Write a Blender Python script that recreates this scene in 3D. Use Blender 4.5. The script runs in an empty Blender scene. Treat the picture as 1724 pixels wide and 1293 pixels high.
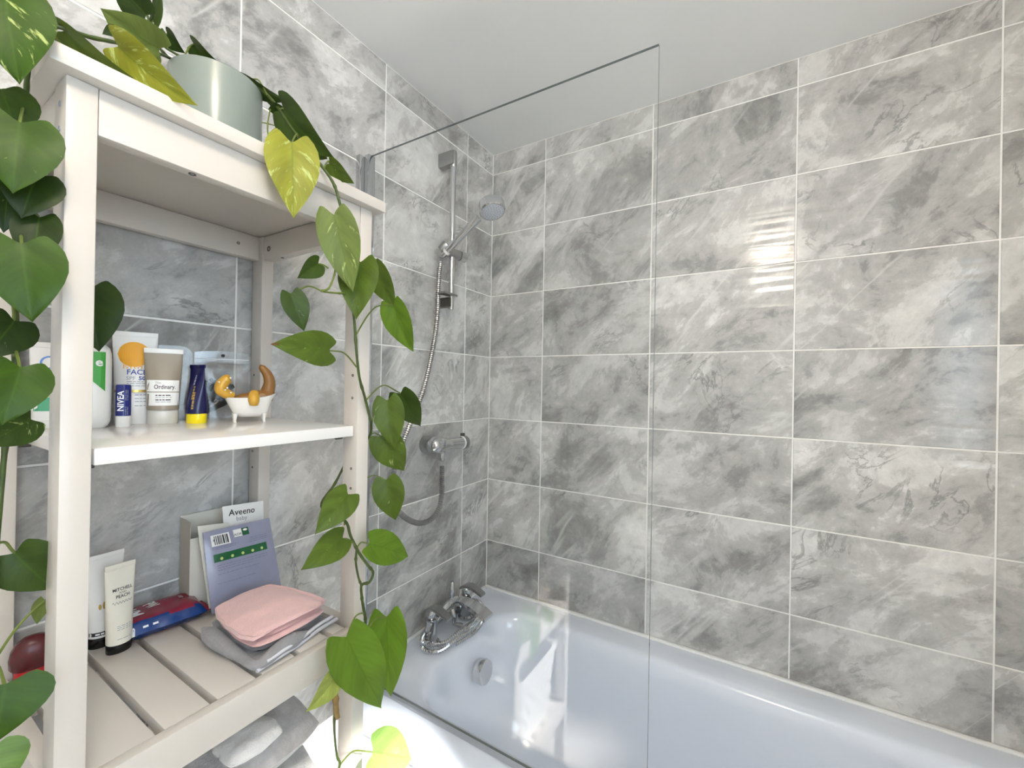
import bpy, bmesh, math, random
from mathutils import Vector, Matrix, noise
random.seed(7)
SC = bpy.context.scene
COL = SC.collection
PI = math.pi

# ------------------------------------------------------------------ camera
FPX = 708.18
CAM = Vector((0.9724, -1.4357, 1.3881))
YAW, PITCH, ROLL = math.radians(121.0502), math.radians(0.1135), math.radians(0.9814)
_f = Vector((math.cos(PITCH) * math.cos(YAW), math.cos(PITCH) * math.sin(YAW), math.sin(PITCH)))
_r0 = _f.cross(Vector((0, 0, 1))).normalized()
_u0 = _r0.cross(_f)
_r = _r0 * math.cos(ROLL) + _u0 * math.sin(ROLL)
_u = -_r0 * math.sin(ROLL) + _u0 * math.cos(ROLL)
cam_data = bpy.data.cameras.new('camera')
cam_data.sensor_fit = 'HORIZONTAL'
cam_data.sensor_width = 36.0
cam_data.lens = FPX / 1724 * 36.0
cam_data.clip_start = 0.02
cam = bpy.data.objects.new('camera', cam_data)
COL.objects.link(cam)
cam.matrix_world = Matrix.Translation(CAM) @ Matrix((_r, _u, -_f)).transposed().to_4x4()
SC.camera = cam

# ------------------------------------------------------------------ world, sun, window light, exposure
SC.view_settings.view_transform = 'Standard'
SC.view_settings.look = 'None'
SC.view_settings.gamma = 1.0
SC.view_settings.exposure = 1.27
SC.view_settings.use_curve_mapping = False
world = bpy.data.worlds.new('daylight')
SC.world = world
world.use_nodes = True
_bg = world.node_tree.nodes['Background']
_bg.inputs[0].default_value = (0.75, 0.87, 1.0, 1)
_bg.inputs[1].default_value = 1.2

ROOM_X, ROOM_Y, CEIL = 1.80, -2.40, 2.3325      # wall with the window, wall with the door, ceiling height
WIN_Y0, WIN_Y1, WIN_Z0, WIN_Z1 = -2.07, -1.22, 1.10, 2.05

def add_light(name, kind, loc, direction, energy, color, **kw):
    d = bpy.data.lights.new(name, kind)
    d.energy = energy
    d.color = color
    for k, v in kw.items():
        setattr(d, k, v)
    o = bpy.data.objects.new(name, d)
    COL.objects.link(o)
    o.location = loc
    o.rotation_euler = Vector(direction).to_track_quat('-Z', 'Y').to_euler()
    return o
add_light('sun', 'SUN', (3.5, -2.5, 3.5), (-1.75, 0.60, -1.50), 26.0, (1.0, 0.97, 0.93), angle=math.radians(5))
add_light('window_daylight', 'AREA', (ROOM_X + 0.10, (WIN_Y0 + WIN_Y1) / 2, (WIN_Z0 + WIN_Z1) / 2), (-1, 0, 0), 6.5, (0.64, 0.82, 1.0),
          shape='RECTANGLE', size=0.95, size_y=0.85)

# ------------------------------------------------------------------ helpers
def at(px, py, axis, val):
    d = _f + _r * ((px - 862) / FPX) - _u * ((py - 646.5) / FPX)
    i = 'xyz'.index(axis)
    return CAM + d * ((val - CAM[i]) / d[i])
def px_size(p):
    return (Vector(p) - CAM).dot(_f) / FPX          # metres per pixel at this point

def lin(c):
    return tuple(((v / 255) / 12.92 if v / 255 <= 0.04045 else ((v / 255 + 0.055) / 1.055) ** 2.4) for v in c) + (1.0,)

def new_mat(name):
    m = bpy.data.materials.new(name)
    m.use_nodes = True
    nt = m.node_tree
    b = nt.nodes['Principled BSDF']
    return m, nt, b
def N(nt, typ, **kw):
    n = nt.nodes.new(typ)
    for k, v in kw.items():
        setattr(n, k, v)
    return n
def L(nt, a, b):
    nt.links.new(a, b)
def ramp(nt, stops, interp='LINEAR'):
    n = nt.nodes.new('ShaderNodeValToRGB')
    n.color_ramp.interpolation = interp
    e = n.color_ramp.elements
    while len(e) < len(stops):
        e.new(0.5)
    for el, (p, c) in zip(e, stops):
        el.position = p
        el.color = c if len(c) == 4 else (*c, 1)
    return n
def g(v):
    return (v, v, v, 1)

def plain(name, rgb, rough=0.5, metal=0.0, var=0.04, nscale=30, bump=0.0, bscale=200, coat=0.0, spec=0.5, sheen=0.0, trans=0.0, alpha=1.0):
    """procedural paint / plastic / metal: a colour with faint noise variation, optional fine relief"""
    m, nt, b = new_mat(name)
    c = lin(rgb)
    tc = N(nt, 'ShaderNodeTexCoord')
    nz = N(nt, 'ShaderNodeTexNoise')
    nz.inputs['Scale'].default_value = nscale
    nz.inputs['Detail'].default_value = 4
    L(nt, tc.outputs['Object'], nz.inputs['Vector'])
    lo = tuple(x * (1 - var) for x in c[:3]) + (1,)
    hi = tuple(min(1, x * (1 + var)) for x in c[:3]) + (1,)
    rp = ramp(nt, [(0.3, lo), (0.7, hi)])
    L(nt, nz.outputs['Fac'], rp.inputs['Fac'])
    L(nt, rp.outputs['Color'], b.inputs['Base Color'])
    b.inputs['Roughness'].default_value = rough
    b.inputs['Metallic'].default_value = metal
    b.inputs['Specular IOR Level'].default_value = spec
    b.inputs['Coat Weight'].default_value = coat
    b.inputs['Sheen Weight'].default_value = sheen
    b.inputs['Transmission Weight'].default_value = trans
    b.inputs['Alpha'].default_value = alpha
    if bump:
        n2 = N(nt, 'ShaderNodeTexNoise')
        n2.inputs['Scale'].default_value = bscale
        n2.inputs['Detail'].default_value = 3
        L(nt, tc.outputs['Object'], n2.inputs['Vector'])
        bp = N(nt, 'ShaderNodeBump')
        bp.inputs['Strength'].default_value = 1.0
        bp.inputs['Distance'].default_value = bump
        L(nt, n2.outputs['Fac'], bp.inputs['Height'])
        L(nt, bp.outputs['Normal'], b.inputs['Normal'])
    return m

# ---- materials
def tile_material():
    m, nt, b = new_mat('grey_marble_tile')
    tc = N(nt, 'ShaderNodeTexCoord')
    oi = N(nt, 'ShaderNodeObjectInfo')
    off = N(nt, 'ShaderNodeMath', operation='MULTIPLY'); off.inputs[1].default_value = 37.0
    L(nt, oi.outputs['Random'], off.inputs[0])
    cmb = N(nt, 'ShaderNodeCombineXYZ')
    off2 = N(nt, 'ShaderNodeMath', operation='MULTIPLY'); off2.inputs[1].default_value = 91.0
    L(nt, oi.outputs['Random'], off2.inputs[0])
    L(nt, off.outputs[0], cmb.inputs[0]); L(nt, off2.outputs[0], cmb.inputs[1]); L(nt, off.outputs[0], cmb.inputs[2])
    add = N(nt, 'ShaderNodeVectorMath', operation='ADD')
    L(nt, tc.outputs['Object'], add.inputs[0]); L(nt, cmb.outputs[0], add.inputs[1])
    # local tile axes: X across, Z up; pattern drifts along a diagonal
    mp = N(nt, 'ShaderNodeMapping')
    mp.inputs['Scale'].default_value = (0.72, 1, 1.15)
    mpr = N(nt, 'ShaderNodeMapping')
    mpr.inputs['Rotation'].default_value = (0, math.radians(42), 0)
    L(nt, add.outputs[0], mpr.inputs['Vector'])
    L(nt, mpr.outputs[0], mp.inputs['Vector'])
    def noise_(scale, detail, rough, dist, src=mp.outputs[0]):
        n = N(nt, 'ShaderNodeTexNoise')
        n.inputs['Scale'].default_value = scale
        n.inputs['Detail'].default_value = detail
        n.inputs['Roughness'].default_value = rough
        n.inputs['Distortion'].default_value = dist
        L(nt, src, n.inputs['Vector'])
        return n.outputs['Fac']
    cloud = noise_(5.4, 13, 0.68, 0.45)
    rp1 = ramp(nt, [(0.33, lin((144, 143, 141))), (0.42, lin((165, 164, 162))), (0.455, lin((185, 184, 182))), (0.53, lin((196, 195, 193))), (0.555, lin((213, 212, 210))), (0.66, lin((224, 223, 221)))])
    L(nt, cloud, rp1.inputs['Fac'])
    # mottling
    mot = noise_(20, 13, 0.74, 0.3, add.outputs[0])
    rp2 = ramp(nt, [(0.34, g(0.76)), (0.42, g(0.93)), (0.52, g(0.99)), (0.60, g(1.08)), (0.68, g(1.13))])
    L(nt, mot, rp2.inputs['Fac'])
    mul = N(nt, 'ShaderNodeMix', data_type='RGBA', blend_type='MULTIPLY')
    mul.inputs['Factor'].default_value = 1.0
    L(nt, rp1.outputs['Color'], mul.inputs['A']); L(nt, rp2.outputs['Color'], mul.inputs['B'])
    # dark broken cracks: ridge of a distorted noise, masked
    ridge = noise_(6.0, 7, 0.62, 1.4)
    rr = N(nt, 'ShaderNodeMath', operation='SUBTRACT'); rr.inputs[1].default_value = 0.5
    L(nt, ridge, rr.inputs[0])
    ra = N(nt, 'ShaderNodeMath', operation='ABSOLUTE'); L(nt, rr.outputs[0], ra.inputs[0])
    rr2 = ramp(nt, [(0.0, g(1)), (0.010, g(0.6)), (0.022, g(0))])
    L(nt, ra.outputs[0], rr2.inputs['Fac'])
    msk = noise_(5.0, 3, 0.5, 0.0, add.outputs[0])
    rm = ramp(nt, [(0.54, g(0)), (0.64, g(1))])
    L(nt, msk, rm.inputs['Fac'])
    cm = N(nt, 'ShaderNodeMath', operation='MULTIPLY')
    L(nt, rr2.outputs['Color'], cm.inputs[0]); L(nt, rm.outputs['Color'], cm.inputs[1])
    cm2 = N(nt, 'ShaderNodeMath', operation='MULTIPLY'); cm2.inputs[1].default_value = 0.55
    L(nt, cm.outputs[0], cm2.inputs[0])
    mix2 = N(nt, 'ShaderNodeMix', data_type='RGBA')
    L(nt, cm2.outputs[0], mix2.inputs['Factor']); L(nt, mul.outputs['Result'], mix2.inputs['A'])
    mix2.inputs['B'].default_value = lin((98, 97, 96))
    # pale straight-ish veins
    mp2 = N(nt, 'ShaderNodeMapping')
    mp2.inputs['Scale'].default_value = (0.30, 1, 2.6)
    mp3 = N(nt, 'ShaderNodeMapping')
    mp3.inputs['Rotation'].default_value = (0, math.radians(50), 0)
    L(nt, add.outputs[0], mp3.inputs['Vector'])
    L(nt, mp3.outputs[0], mp2.inputs['Vector'])
    vein = noise_(2.2, 4, 0.45, 0.6, mp2.outputs[0])
    v1 = N(nt, 'ShaderNodeMath', operation='SUBTRACT'); v1.inputs[1].default_value = 0.47
    L(nt, vein, v1.inputs[0])
    v2 = N(nt, 'ShaderNodeMath', operation='ABSOLUTE'); L(nt, v1.outputs[0], v2.inputs[0])
    v3 = ramp(nt, [(0.0, g(0.6)), (0.006, g(0.35)), (0.014, g(0))])
    L(nt, v2.outputs[0], v3.inputs['Fac'])
    vm = N(nt, 'ShaderNodeMath', operation='MULTIPLY')
    rm2 = ramp(nt, [(0.40, g(1)), (0.52, g(0))])
    L(nt, msk, rm2.inputs['Fac'])
    L(nt, v3.outputs['Color'], vm.inputs[0]); L(nt, rm2.outputs['Color'], vm.inputs[1])
    mix3 = N(nt, 'ShaderNodeMix', data_type='RGBA')
    L(nt, vm.outputs[0], mix3.inputs['Factor']); L(nt, mix2.outputs['Result'], mix3.inputs['A'])
    mix3.inputs['B'].default_value = lin((222, 222, 220))
    # pale and dark individual tiles
    tone = N(nt, 'ShaderNodeMapRange')
    tone.inputs['To Min'].default_value = 0.86; tone.inputs['To Max'].default_value = 1.08
    fr = N(nt, 'ShaderNodeMath', operation='FRACT')
    L(nt, off2.outputs[0], fr.inputs[0]); L(nt, fr.outputs[0], tone.inputs['Value'])
    mul3 = N(nt, 'ShaderNodeVectorMath', operation='SCALE')
    L(nt, mix3.outputs['Result'], mul3.inputs[0]); L(nt, tone.outputs['Result'], mul3.inputs['Scale'])
    L(nt, mul3.outputs[0], b.inputs['Base Color'])
    b.inputs['Roughness'].default_value = 0.13
    b.inputs['Specular IOR Level'].default_value = 0.45
    # glaze ripple: long horizontal undulations
    mp4 = N(nt, 'ShaderNodeMapping')
    mp4.inputs['Scale'].default_value = (3.0, 3.0, 34.0)
    L(nt, add.outputs[0], mp4.inputs['Vector'])
    n4 = N(nt, 'ShaderNodeTexNoise')
    n4.inputs['Scale'].default_value = 1.0; n4.inputs['Detail'].default_value = 1.5
    L(nt, mp4.outputs[0], n4.inputs['Vector'])
    bp = N(nt, 'ShaderNodeBump')
    bp.inputs['Distance'].default_value = 0.0028
    L(nt, n4.outputs['Fac'], bp.inputs['Height'])
    L(nt, bp.outputs['Normal'], b.inputs['Normal'])
    return m

def glass_material(name, tint=(0.99, 0.995, 0.99), rough=0.0, base=0.034, strength=1.0):
    m, nt, b = new_mat(name)
    nt.nodes.remove(b)
    out = nt.nodes['Material Output']
    tr = N(nt, 'ShaderNodeBsdfTransparent'); tr.inputs[0].default_value = (*tint, 1)
    gl = N(nt, 'ShaderNodeBsdfGlossy'); gl.inputs['Roughness'].default_value = rough
    lw = N(nt, 'ShaderNodeLayerWeight'); lw.inputs['Blend'].default_value = 0.5
    pw = N(nt, 'ShaderNodeMath', operation='POWER'); pw.inputs[1].default_value = 5.0
    L(nt, lw.outputs['Facing'], pw.inputs[0])
    ma = N(nt, 'ShaderNodeMath', operation='MULTIPLY_ADD'); ma.inputs[1].default_value = (1 - base) * strength; ma.inputs[2].default_value = base
    L(nt, pw.outputs[0], ma.inputs[0])
    mx = N(nt, 'ShaderNodeMixShader')
    L(nt, ma.outputs[0], mx.inputs[0]); L(nt, tr.outputs[0], mx.inputs[1]); L(nt, gl.outputs[0], mx.inputs[2])
    L(nt, mx.outputs[0], out.inputs['Surface'])
    return m

def leaf_material():
    """UV: u across (-1..1 mapped to 0..1), v base to tip; object colour gives the hue; alpha the amount of variegation"""
    m, nt, b = new_mat('pothos_leaf')
    out = nt.nodes['Material Output']
    uv = N(nt, 'ShaderNodeUVMap')
    oi = N(nt, 'ShaderNodeObjectInfo')
    sep = N(nt, 'ShaderNodeSeparateXYZ'); L(nt, uv.outputs[0], sep.inputs[0])
    # midrib line
    mu = N(nt, 'ShaderNodeMath', operation='SUBTRACT'); mu.inputs[1].default_value = 0.5
    L(nt, sep.outputs['X'], mu.inputs[0])
    au = N(nt, 'ShaderNodeMath', operation='ABSOLUTE'); L(nt, mu.outputs[0], au.inputs[0])
    rib = ramp(nt, [(0.0, g(1)), (0.012, g(0.7)), (0.03, g(0))])
    L(nt, au.outputs[0], rib.inputs['Fac'])
    # variegation streaks: noise stretched along the side veins
    off = N(nt, 'ShaderNodeMath', operation='MULTIPLY'); off.inputs[1].default_value = 53.0
    L(nt, oi.outputs['Random'], off.inputs[0])
    vx = N(nt, 'ShaderNodeMath', operation='MULTIPLY'); vx.inputs[1].default_value = 3.2
    L(nt, au.outputs[0], vx.inputs[0])
    vy = N(nt, 'ShaderNodeMath', operation='SUBTRACT'); L(nt, sep.outputs['Y'], vy.inputs[0])
    dg = N(nt, 'ShaderNodeMath', operation='MULTIPLY'); dg.inputs[1].default_value = 0.7
    L(nt, au.outputs[0], dg.inputs[0]); L(nt, dg.outputs[0], vy.inputs[1])
    vy2 = N(nt, 'ShaderNodeMath', operation='MULTIPLY'); vy2.inputs[1].default_value = 9.0
    L(nt, vy.outputs[0], vy2.inputs[0])
    sg = N(nt, 'ShaderNodeMath', operation='SIGN'); L(nt, mu.outputs[0], sg.inputs[0])
    oz = N(nt, 'ShaderNodeMath', operation='ADD'); L(nt, sg.outputs[0], oz.inputs[0]); L(nt, off.outputs[0], oz.inputs[1])
    cb = N(nt, 'ShaderNodeCombineXYZ')
    L(nt, vx.outputs[0], cb.inputs[0]); L(nt, vy2.outputs[0], cb.inputs[1]); L(nt, oz.outputs[0], cb.inputs[2])
    nz = N(nt, 'ShaderNodeTexNoise'); nz.inputs['Scale'].default_value = 0.85; nz.inputs['Detail'].default_value = 5; nz.inputs['Roughness'].default_value = 0.65
    L(nt, cb.outputs[0], nz.inputs['Vector'])
    th = N(nt, 'ShaderNodeMath', operation='ADD'); L(nt, nz.outputs['Fac'], th.inputs[0])
    va = N(nt, 'ShaderNodeMath', operation='MULTIPLY'); va.inputs[1].default_value = 0.25
    L(nt, oi.outputs['Alpha'], va.inputs[0]); L(nt, va.outputs[0], th.inputs[1])
    vr = ramp(nt, [(0.75, g(0)), (0.83, g(0.75))])
    L(nt, th.outputs[0], vr.inputs['Fac'])
    # side veins
    wv = N(nt, 'ShaderNodeTexWave'); wv.bands_direction = 'Y'
    wv.inputs['Scale'].default_value = 0.42; wv.inputs['Distortion'].default_value = 1.6
    L(nt, cb.outputs[0], wv.inputs['Vector'])
    wr = ramp(nt, [(0.0, g(0.975)), (1.0, g(1.01))]); L(nt, wv.outputs['Fac'], wr.inputs['Fac'])
    soft = N(nt, 'ShaderNodeTexNoise'); soft.inputs['Scale'].default_value = 0.5; soft.inputs['Detail'].default_value = 3
    L(nt, cb.outputs[0], soft.inputs['Vector'])
    sr = ramp(nt, [(0.3, g(0.82)), (0.7, g(1.18))]); L(nt, soft.outputs['Fac'], sr.inputs['Fac'])
    m1 = N(nt, 'ShaderNodeMix', data_type='RGBA', blend_type='MULTIPLY'); m1.inputs['Factor'].default_value = 1
    L(nt, oi.outputs['Color'], m1.inputs['A']); L(nt, wr.outputs['Color'], m1.inputs['B'])
    m2 = N(nt, 'ShaderNodeMix', data_type='RGBA', blend_type='MULTIPLY'); m2.inputs['Factor'].default_value = 1
    L(nt, m1.outputs['Result'], m2.inputs['A']); L(nt, sr.outputs['Color'], m2.inputs['B'])
    m3 = N(nt, 'ShaderNodeMix', data_type='RGBA')
    L(nt, vr.outputs['Color'], m3.inputs['Factor']); L(nt, m2.outputs['Result'], m3.inputs['A']); m3.inputs['B'].default_value = lin((196, 208, 128))
    rf = N(nt, 'ShaderNodeMath', operation='MULTIPLY'); rf.inputs[1].default_value = 0.35
    L(nt, rib.outputs['Color'], rf.inputs[0])
    m4 = N(nt, 'ShaderNodeMix', data_type='RGBA')
    L(nt, rf.outputs[0], m4.inputs['Factor']); L(nt, m3.outputs['Result'], m4.inputs['A']); m4.inputs['B'].default_value = lin((70, 104, 22))
    L(nt, m4.outputs['Result'], b.inputs['Base Color'])
    b.inputs['Roughness'].default_value = 0.42
    b.inputs['Specular IOR Level'].default_value = 0.26
    bp = N(nt, 'ShaderNodeBump'); bp.inputs['Distance'].default_value = 0.0002; bp.inputs['Strength'].default_value = 0.2
    L(nt, soft.outputs['Fac'], bp.inputs['Height']); L(nt, bp.outputs['Normal'], b.inputs['Normal'])
    tl = N(nt, 'ShaderNodeBsdfTranslucent'); L(nt, m4.outputs['Result'], tl.inputs[0])
    mx = N(nt, 'ShaderNodeMixShader'); mx.inputs[0].default_value = 0.22
    L(nt, b.outputs[0], mx.inputs[1]); L(nt, tl.outputs[0], mx.inputs[2])
    L(nt, mx.outputs[0], out.inputs['Surface'])
    return m

def emission(name, rgb, strength):
    m, nt, b = new_mat(name)
    b.inputs['Base Color'].default_value = lin(rgb)
    b.inputs['Emission Color'].default_value = lin(rgb)
    b.inputs['Emission Strength'].default_value = strength
    return m

M = {}
M['tile'] = tile_material()
M['grout'] = plain('white_grout', (245, 244, 241), 0.8, var=0.03, bump=0.0003, bscale=400)
M['ceiling'] = plain('ceiling_paint', (242, 242, 241), 0.75, var=0.012, nscale=3)
M['wall_paint'] = plain('white_wall_paint', (236, 234, 230), 0.7, var=0.015, nscale=4)
M['floor'] = plain('pale_floor_vinyl', (206, 202, 196), 0.35, var=0.06, nscale=14)
M['white_wood'] = plain('white_lacquer', (206, 199, 191), 0.30, var=0.012, nscale=8, bump=0.0002, bscale=120, spec=0.4)
M['white_gloss'] = plain('white_gloss_board', (234, 231, 227), 0.16, var=0.01, nscale=8)
M['acrylic'] = plain('white_bath_acrylic', (228, 234, 246), 0.12, var=0.012, nscale=3, coat=0.3)
M['sealant'] = plain('white_sealant', (246, 245, 243), 0.4, var=0.02)
M['chrome'] = plain('polished_chrome', (205, 206, 208), 0.09, metal=1.0, var=0.02, nscale=6)
M['satin'] = plain('satin_aluminium', (168, 168, 168), 0.28, metal=1.0, var=0.03, nscale=20)
M['darkmetal'] = plain('dark_zinc', (92, 90, 86), 0.4, metal=0.9, var=0.08, nscale=80)
M['nozzle'] = plain('pale_nozzle_plate', (196, 200, 208), 0.45, var=0.04)
M['white_plastic'] = plain('white_plastic', (236, 234, 231), 0.28, var=0.012)
M['cream_plastic'] = plain('cream_plastic', (233, 228, 214), 0.30, var=0.015)
M['black_plastic'] = plain('black_plastic', (14, 14, 15), 0.25, var=0.1)
M['taupe'] = plain('taupe_plastic', (150, 138, 122), 0.32, var=0.03)
M['clear_cap'] = plain('frosted_cap', (206, 204, 198), 0.22, var=0.03)
M['navy'] = plain('navy_plastic', (13, 15, 72), 0.25, var=0.05)
M['nivea_blue'] = plain('deep_blue_print', (14, 30, 112), 0.28, var=0.04)
M['yellow'] = plain('yellow_plastic', (244, 222, 20), 0.3, var=0.03)
M['orange'] = plain('amber_print', (240, 170, 34), 0.4, var=0.05)
M['blue_ink'] = plain('blue_ink', (64, 80, 150), 0.5)
M['grey_ink'] = plain('grey_ink', (150, 152, 160), 0.5)
M['black_ink'] = plain('black_ink', (34, 33, 34), 0.5)
M['white_ink'] = plain('white_ink', (238, 238, 240), 0.5)
M['gold'] = plain('gold_foil', (190, 160, 84), 0.3, metal=0.7, var=0.06)
M['green_print'] = plain('green_print', (64, 160, 62), 0.4, var=0.03)
M['dark_green'] = plain('dark_green_print', (20, 96, 52), 0.35, var=0.05)
M['label_white'] = plain('label_white', (240, 238, 235), 0.45, var=0.01)
M['ceramic'] = plain('white_ceramic', (240, 237, 232), 0.12, var=0.02, coat=0.4)
M['ochre'] = plain('ochre_glaze', (206, 158, 56), 0.3, var=0.08, nscale=120)
M['brown'] = plain('brown_glaze', (142, 100, 50), 0.3, var=0.10, nscale=90)
M['pink_cloth'] = plain('pink_muslin', (230, 190, 188), 0.9, var=0.04, nscale=60, bump=0.0012, bscale=420, sheen=0.4, spec=0.1)
M['grey_cloth'] = plain('grey_jersey', (150, 148, 150), 0.92, var=0.07, nscale=50, bump=0.0012, bscale=380, sheen=0.3, spec=0.1)
M['lavender_trim'] = plain('pale_trim', (214, 212, 218), 0.85, var=0.04, bump=0.0008, bscale=400)
M['towel_grey'] = plain('grey_terry', (188, 184, 184), 0.97, var=0.14, nscale=55, bump=0.002, bscale=330, sheen=0.6, spec=0.05)
M['towel_white'] = plain('off_white_terry', (222, 220, 220), 0.97, var=0.05, nscale=60, bump=0.002, bscale=330, sheen=0.5, spec=0.05)
M['fur_brown'] = plain('brown_terry', (166, 148, 134), 0.97, var=0.18, nscale=60, bump=0.002, bscale=300, sheen=0.4, spec=0.05)
M['dark_grey'] = plain('charcoal_fabric', (50, 50, 52), 0.8, var=0.1)
M['pot'] = plain('sage_grey_ceramic', (134, 143, 137), 0.22, var=0.015, nscale=10)
M['soil'] = plain('potting_soil', (50, 38, 28), 0.95, var=0.4, nscale=90, bump=0.004, bscale=150)
M['vine'] = plain('pothos_stem', (62, 78, 26), 0.5, var=0.25, nscale=60)
M['stalk'] = plain('pothos_leaf_stalk', (98, 112, 46), 0.45, var=0.15, nscale=40)
M['sheath'] = plain('dry_sheath', (140, 112, 60), 0.6, var=0.2, nscale=80)
M['card'] = plain('white_card', (226, 220, 208), 0.6, var=0.02)
M['card_in'] = plain('grey_card', (186, 178, 166), 0.75, var=0.05)
M['lavender'] = plain('lavender_foil', (150, 151, 174), 0.24, var=0.06, nscale=25, coat=0.3)
M['lavender_text'] = plain('lavender_text_grey', (122, 122, 146), 0.3, var=0.05)
M['wipes_red'] = plain('crimson_film', (146, 28, 56), 0.22, var=0.08, nscale=30)
M['wipes_blue'] = plain('blue_film', (22, 62, 126), 0.22, var=0.10, nscale=30)
M['deep_red'] = plain('dark_red_leather', (84, 24, 30), 0.25, var=0.25, nscale=60)
M['bright_red'] = plain('red_plastic', (190, 22, 36), 0.3, var=0.05)
M['aqua'] = plain('aqua_print', (84, 170, 130), 0.4, var=0.04)
M['lime'] = plain('lime_print', (206, 218, 130), 0.4, var=0.05)
M['sky_ink'] = plain('sky_blue_print', (96, 140, 214), 0.4, var=0.05)
M['glass'] = glass_material('shower_glass', (0.996, 1.0, 0.999), base=0.028)
M['glass_edge'] = plain('glass_edge', (112, 120, 118), 0.15, var=0.03)
M['film'] = glass_material('clear_film', (0.92, 0.92, 0.92), 0.16, 0.06, 0.7)
M['window_glass'] = glass_material('window_glass', (0.97, 0.98, 0.98))
M['clear_plastic'] = glass_material('clear_plastic', (0.93, 0.93, 0.92), 0.05, 0.03, 0.6)
M['leaf'] = leaf_material()
M['brown_tip'] = plain('withered_leaf_tip', (104, 56, 28), 0.6, var=0.2)
M['pvc'] = plain('white_window_pvc', (235, 235, 234), 0.3)
M['door_paint'] = plain('white_door_paint', (226, 224, 220), 0.4)
M['lamp'] = emission('lamp_diffuser', (255, 240, 220), 17.5)

# ---- mesh builders
def finish(name, bm, mat, parent=None, smooth=True, angle=35):
    me = bpy.data.meshes.new(name)
    bm.normal_update()
    bm.to_mesh(me)
    bm.free()
    if smooth:
        for p in me.polygons:
            p.use_smooth = True
        me.set_sharp_from_angle(angle=math.radians(angle))
    return link(name, me, mat, parent)
def link(name, me, mat, parent=None):
    mats = mat if isinstance(mat, (list, tuple)) else [mat]
    if not me.materials:
        for k in mats:
            me.materials.append(M[k])
    o = bpy.data.objects.new(name, me)
    COL.objects.link(o)
    if parent is not None:
        o.parent = parent
    return o
def tag(o, label, cat, group=None):
    o['label'] = label
    o['category'] = cat
    if group:
        o['group'] = group
    return o
def struct(o):
    o['kind'] = 'structure'
    return o
def thing(name, label, cat, loc=(0, 0, 0), rotz=0.0, group=None):
    o = bpy.data.objects.new(name, None)
    COL.objects.link(o)
    o.empty_display_size = 0.02
    o.location = loc
    o.rotation_euler = (0, 0, rotz)
    return tag(o, label, cat, group)

def bm_box(bm, lo, hi, bevel=0.0, seg=2):
    lo = Vector(lo); hi = Vector(hi)
    vs = [bm.verts.new((x, y, z)) for x in (lo.x, hi.x) for y in (lo.y, hi.y) for z in (lo.z, hi.z)]
    q = [(0, 1, 3, 2), (4, 6, 7, 5), (0, 4, 5, 1), (2, 3, 7, 6), (0, 2, 6, 4), (1, 5, 7, 3)]
    fs = [bm.faces.new([vs[i] for i in f]) for f in q]
    if bevel:
        es = list({e for f in fs for e in f.edges})
        bmesh.ops.bevel(bm, geom=es, offset=bevel, segments=seg, profile=0.5, affect='EDGES')
def box(name, lo, hi, mat, parent=None, bevel=0.0015, seg=2):
    bm = bmesh.new()
    bm_box(bm, lo, hi, bevel, seg)
    return finish(name, bm, mat, parent)

def frames(pts):
    """rotation-minimising frames along a polyline"""
    pts = [Vector(p) for p in pts]
    out = []
    t = (pts[1] - pts[0]).normalized()
    nrm = t.orthogonal().normalized()
    for i, p in enumerate(pts):
        a = pts[max(0, i - 1)]; b = pts[min(len(pts) - 1, i + 1)]
        t2 = (b - a).normalized()
        nrm = (nrm - t2 * nrm.dot(t2)).normalized()
        out.append((p, t2, nrm, t2.cross(nrm)))
    return out
def smooth_path(pts, n=8):
    pts = [Vector(p) for p in pts]
    P = [pts[0] * 2 - pts[1]] + pts + [pts[-1] * 2 - pts[-2]]
    out = []
    for i in range(1, len(P) - 2):
        for k in range(n):
            t = k / n
            a, b, c, d = P[i - 1], P[i], P[i + 1], P[i + 2]
            out.append(0.5 * ((2 * b) + (c - a) * t + (2 * a - 5 * b + 4 * c - d) * t * t + (3 * b - a - 3 * c + d) * t ** 3))
    out.append(pts[-1])
    return out
def bm_tube(bm, pts, rad, seg=10, cap=True):
    fr = frames(pts)
    rings = []
    for i, (p, t, a, b) in enumerate(fr):
        r = rad(i / (len(fr) - 1)) if callable(rad) else (rad[i] if isinstance(rad, (list, tuple)) else rad)
        rings.append([bm.verts.new(p + (a * math.cos(2 * PI * k / seg) + b * math.sin(2 * PI * k / seg)) * r) for k in range(seg)])
    for i in range(len(rings) - 1):
        for k in range(seg):
            bm.faces.new((rings[i][k], rings[i][(k + 1) % seg], rings[i + 1][(k + 1) % seg], rings[i + 1][k]))
    if cap:
        bm.faces.new(list(reversed(rings[0]))); bm.faces.new(rings[-1])
def tube(name, pts, rad, mat, parent=None, seg=10):
    bm = bmesh.new()
    bm_tube(bm, pts, rad, seg)
    return finish(name, bm, mat, parent, angle=50)
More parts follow.
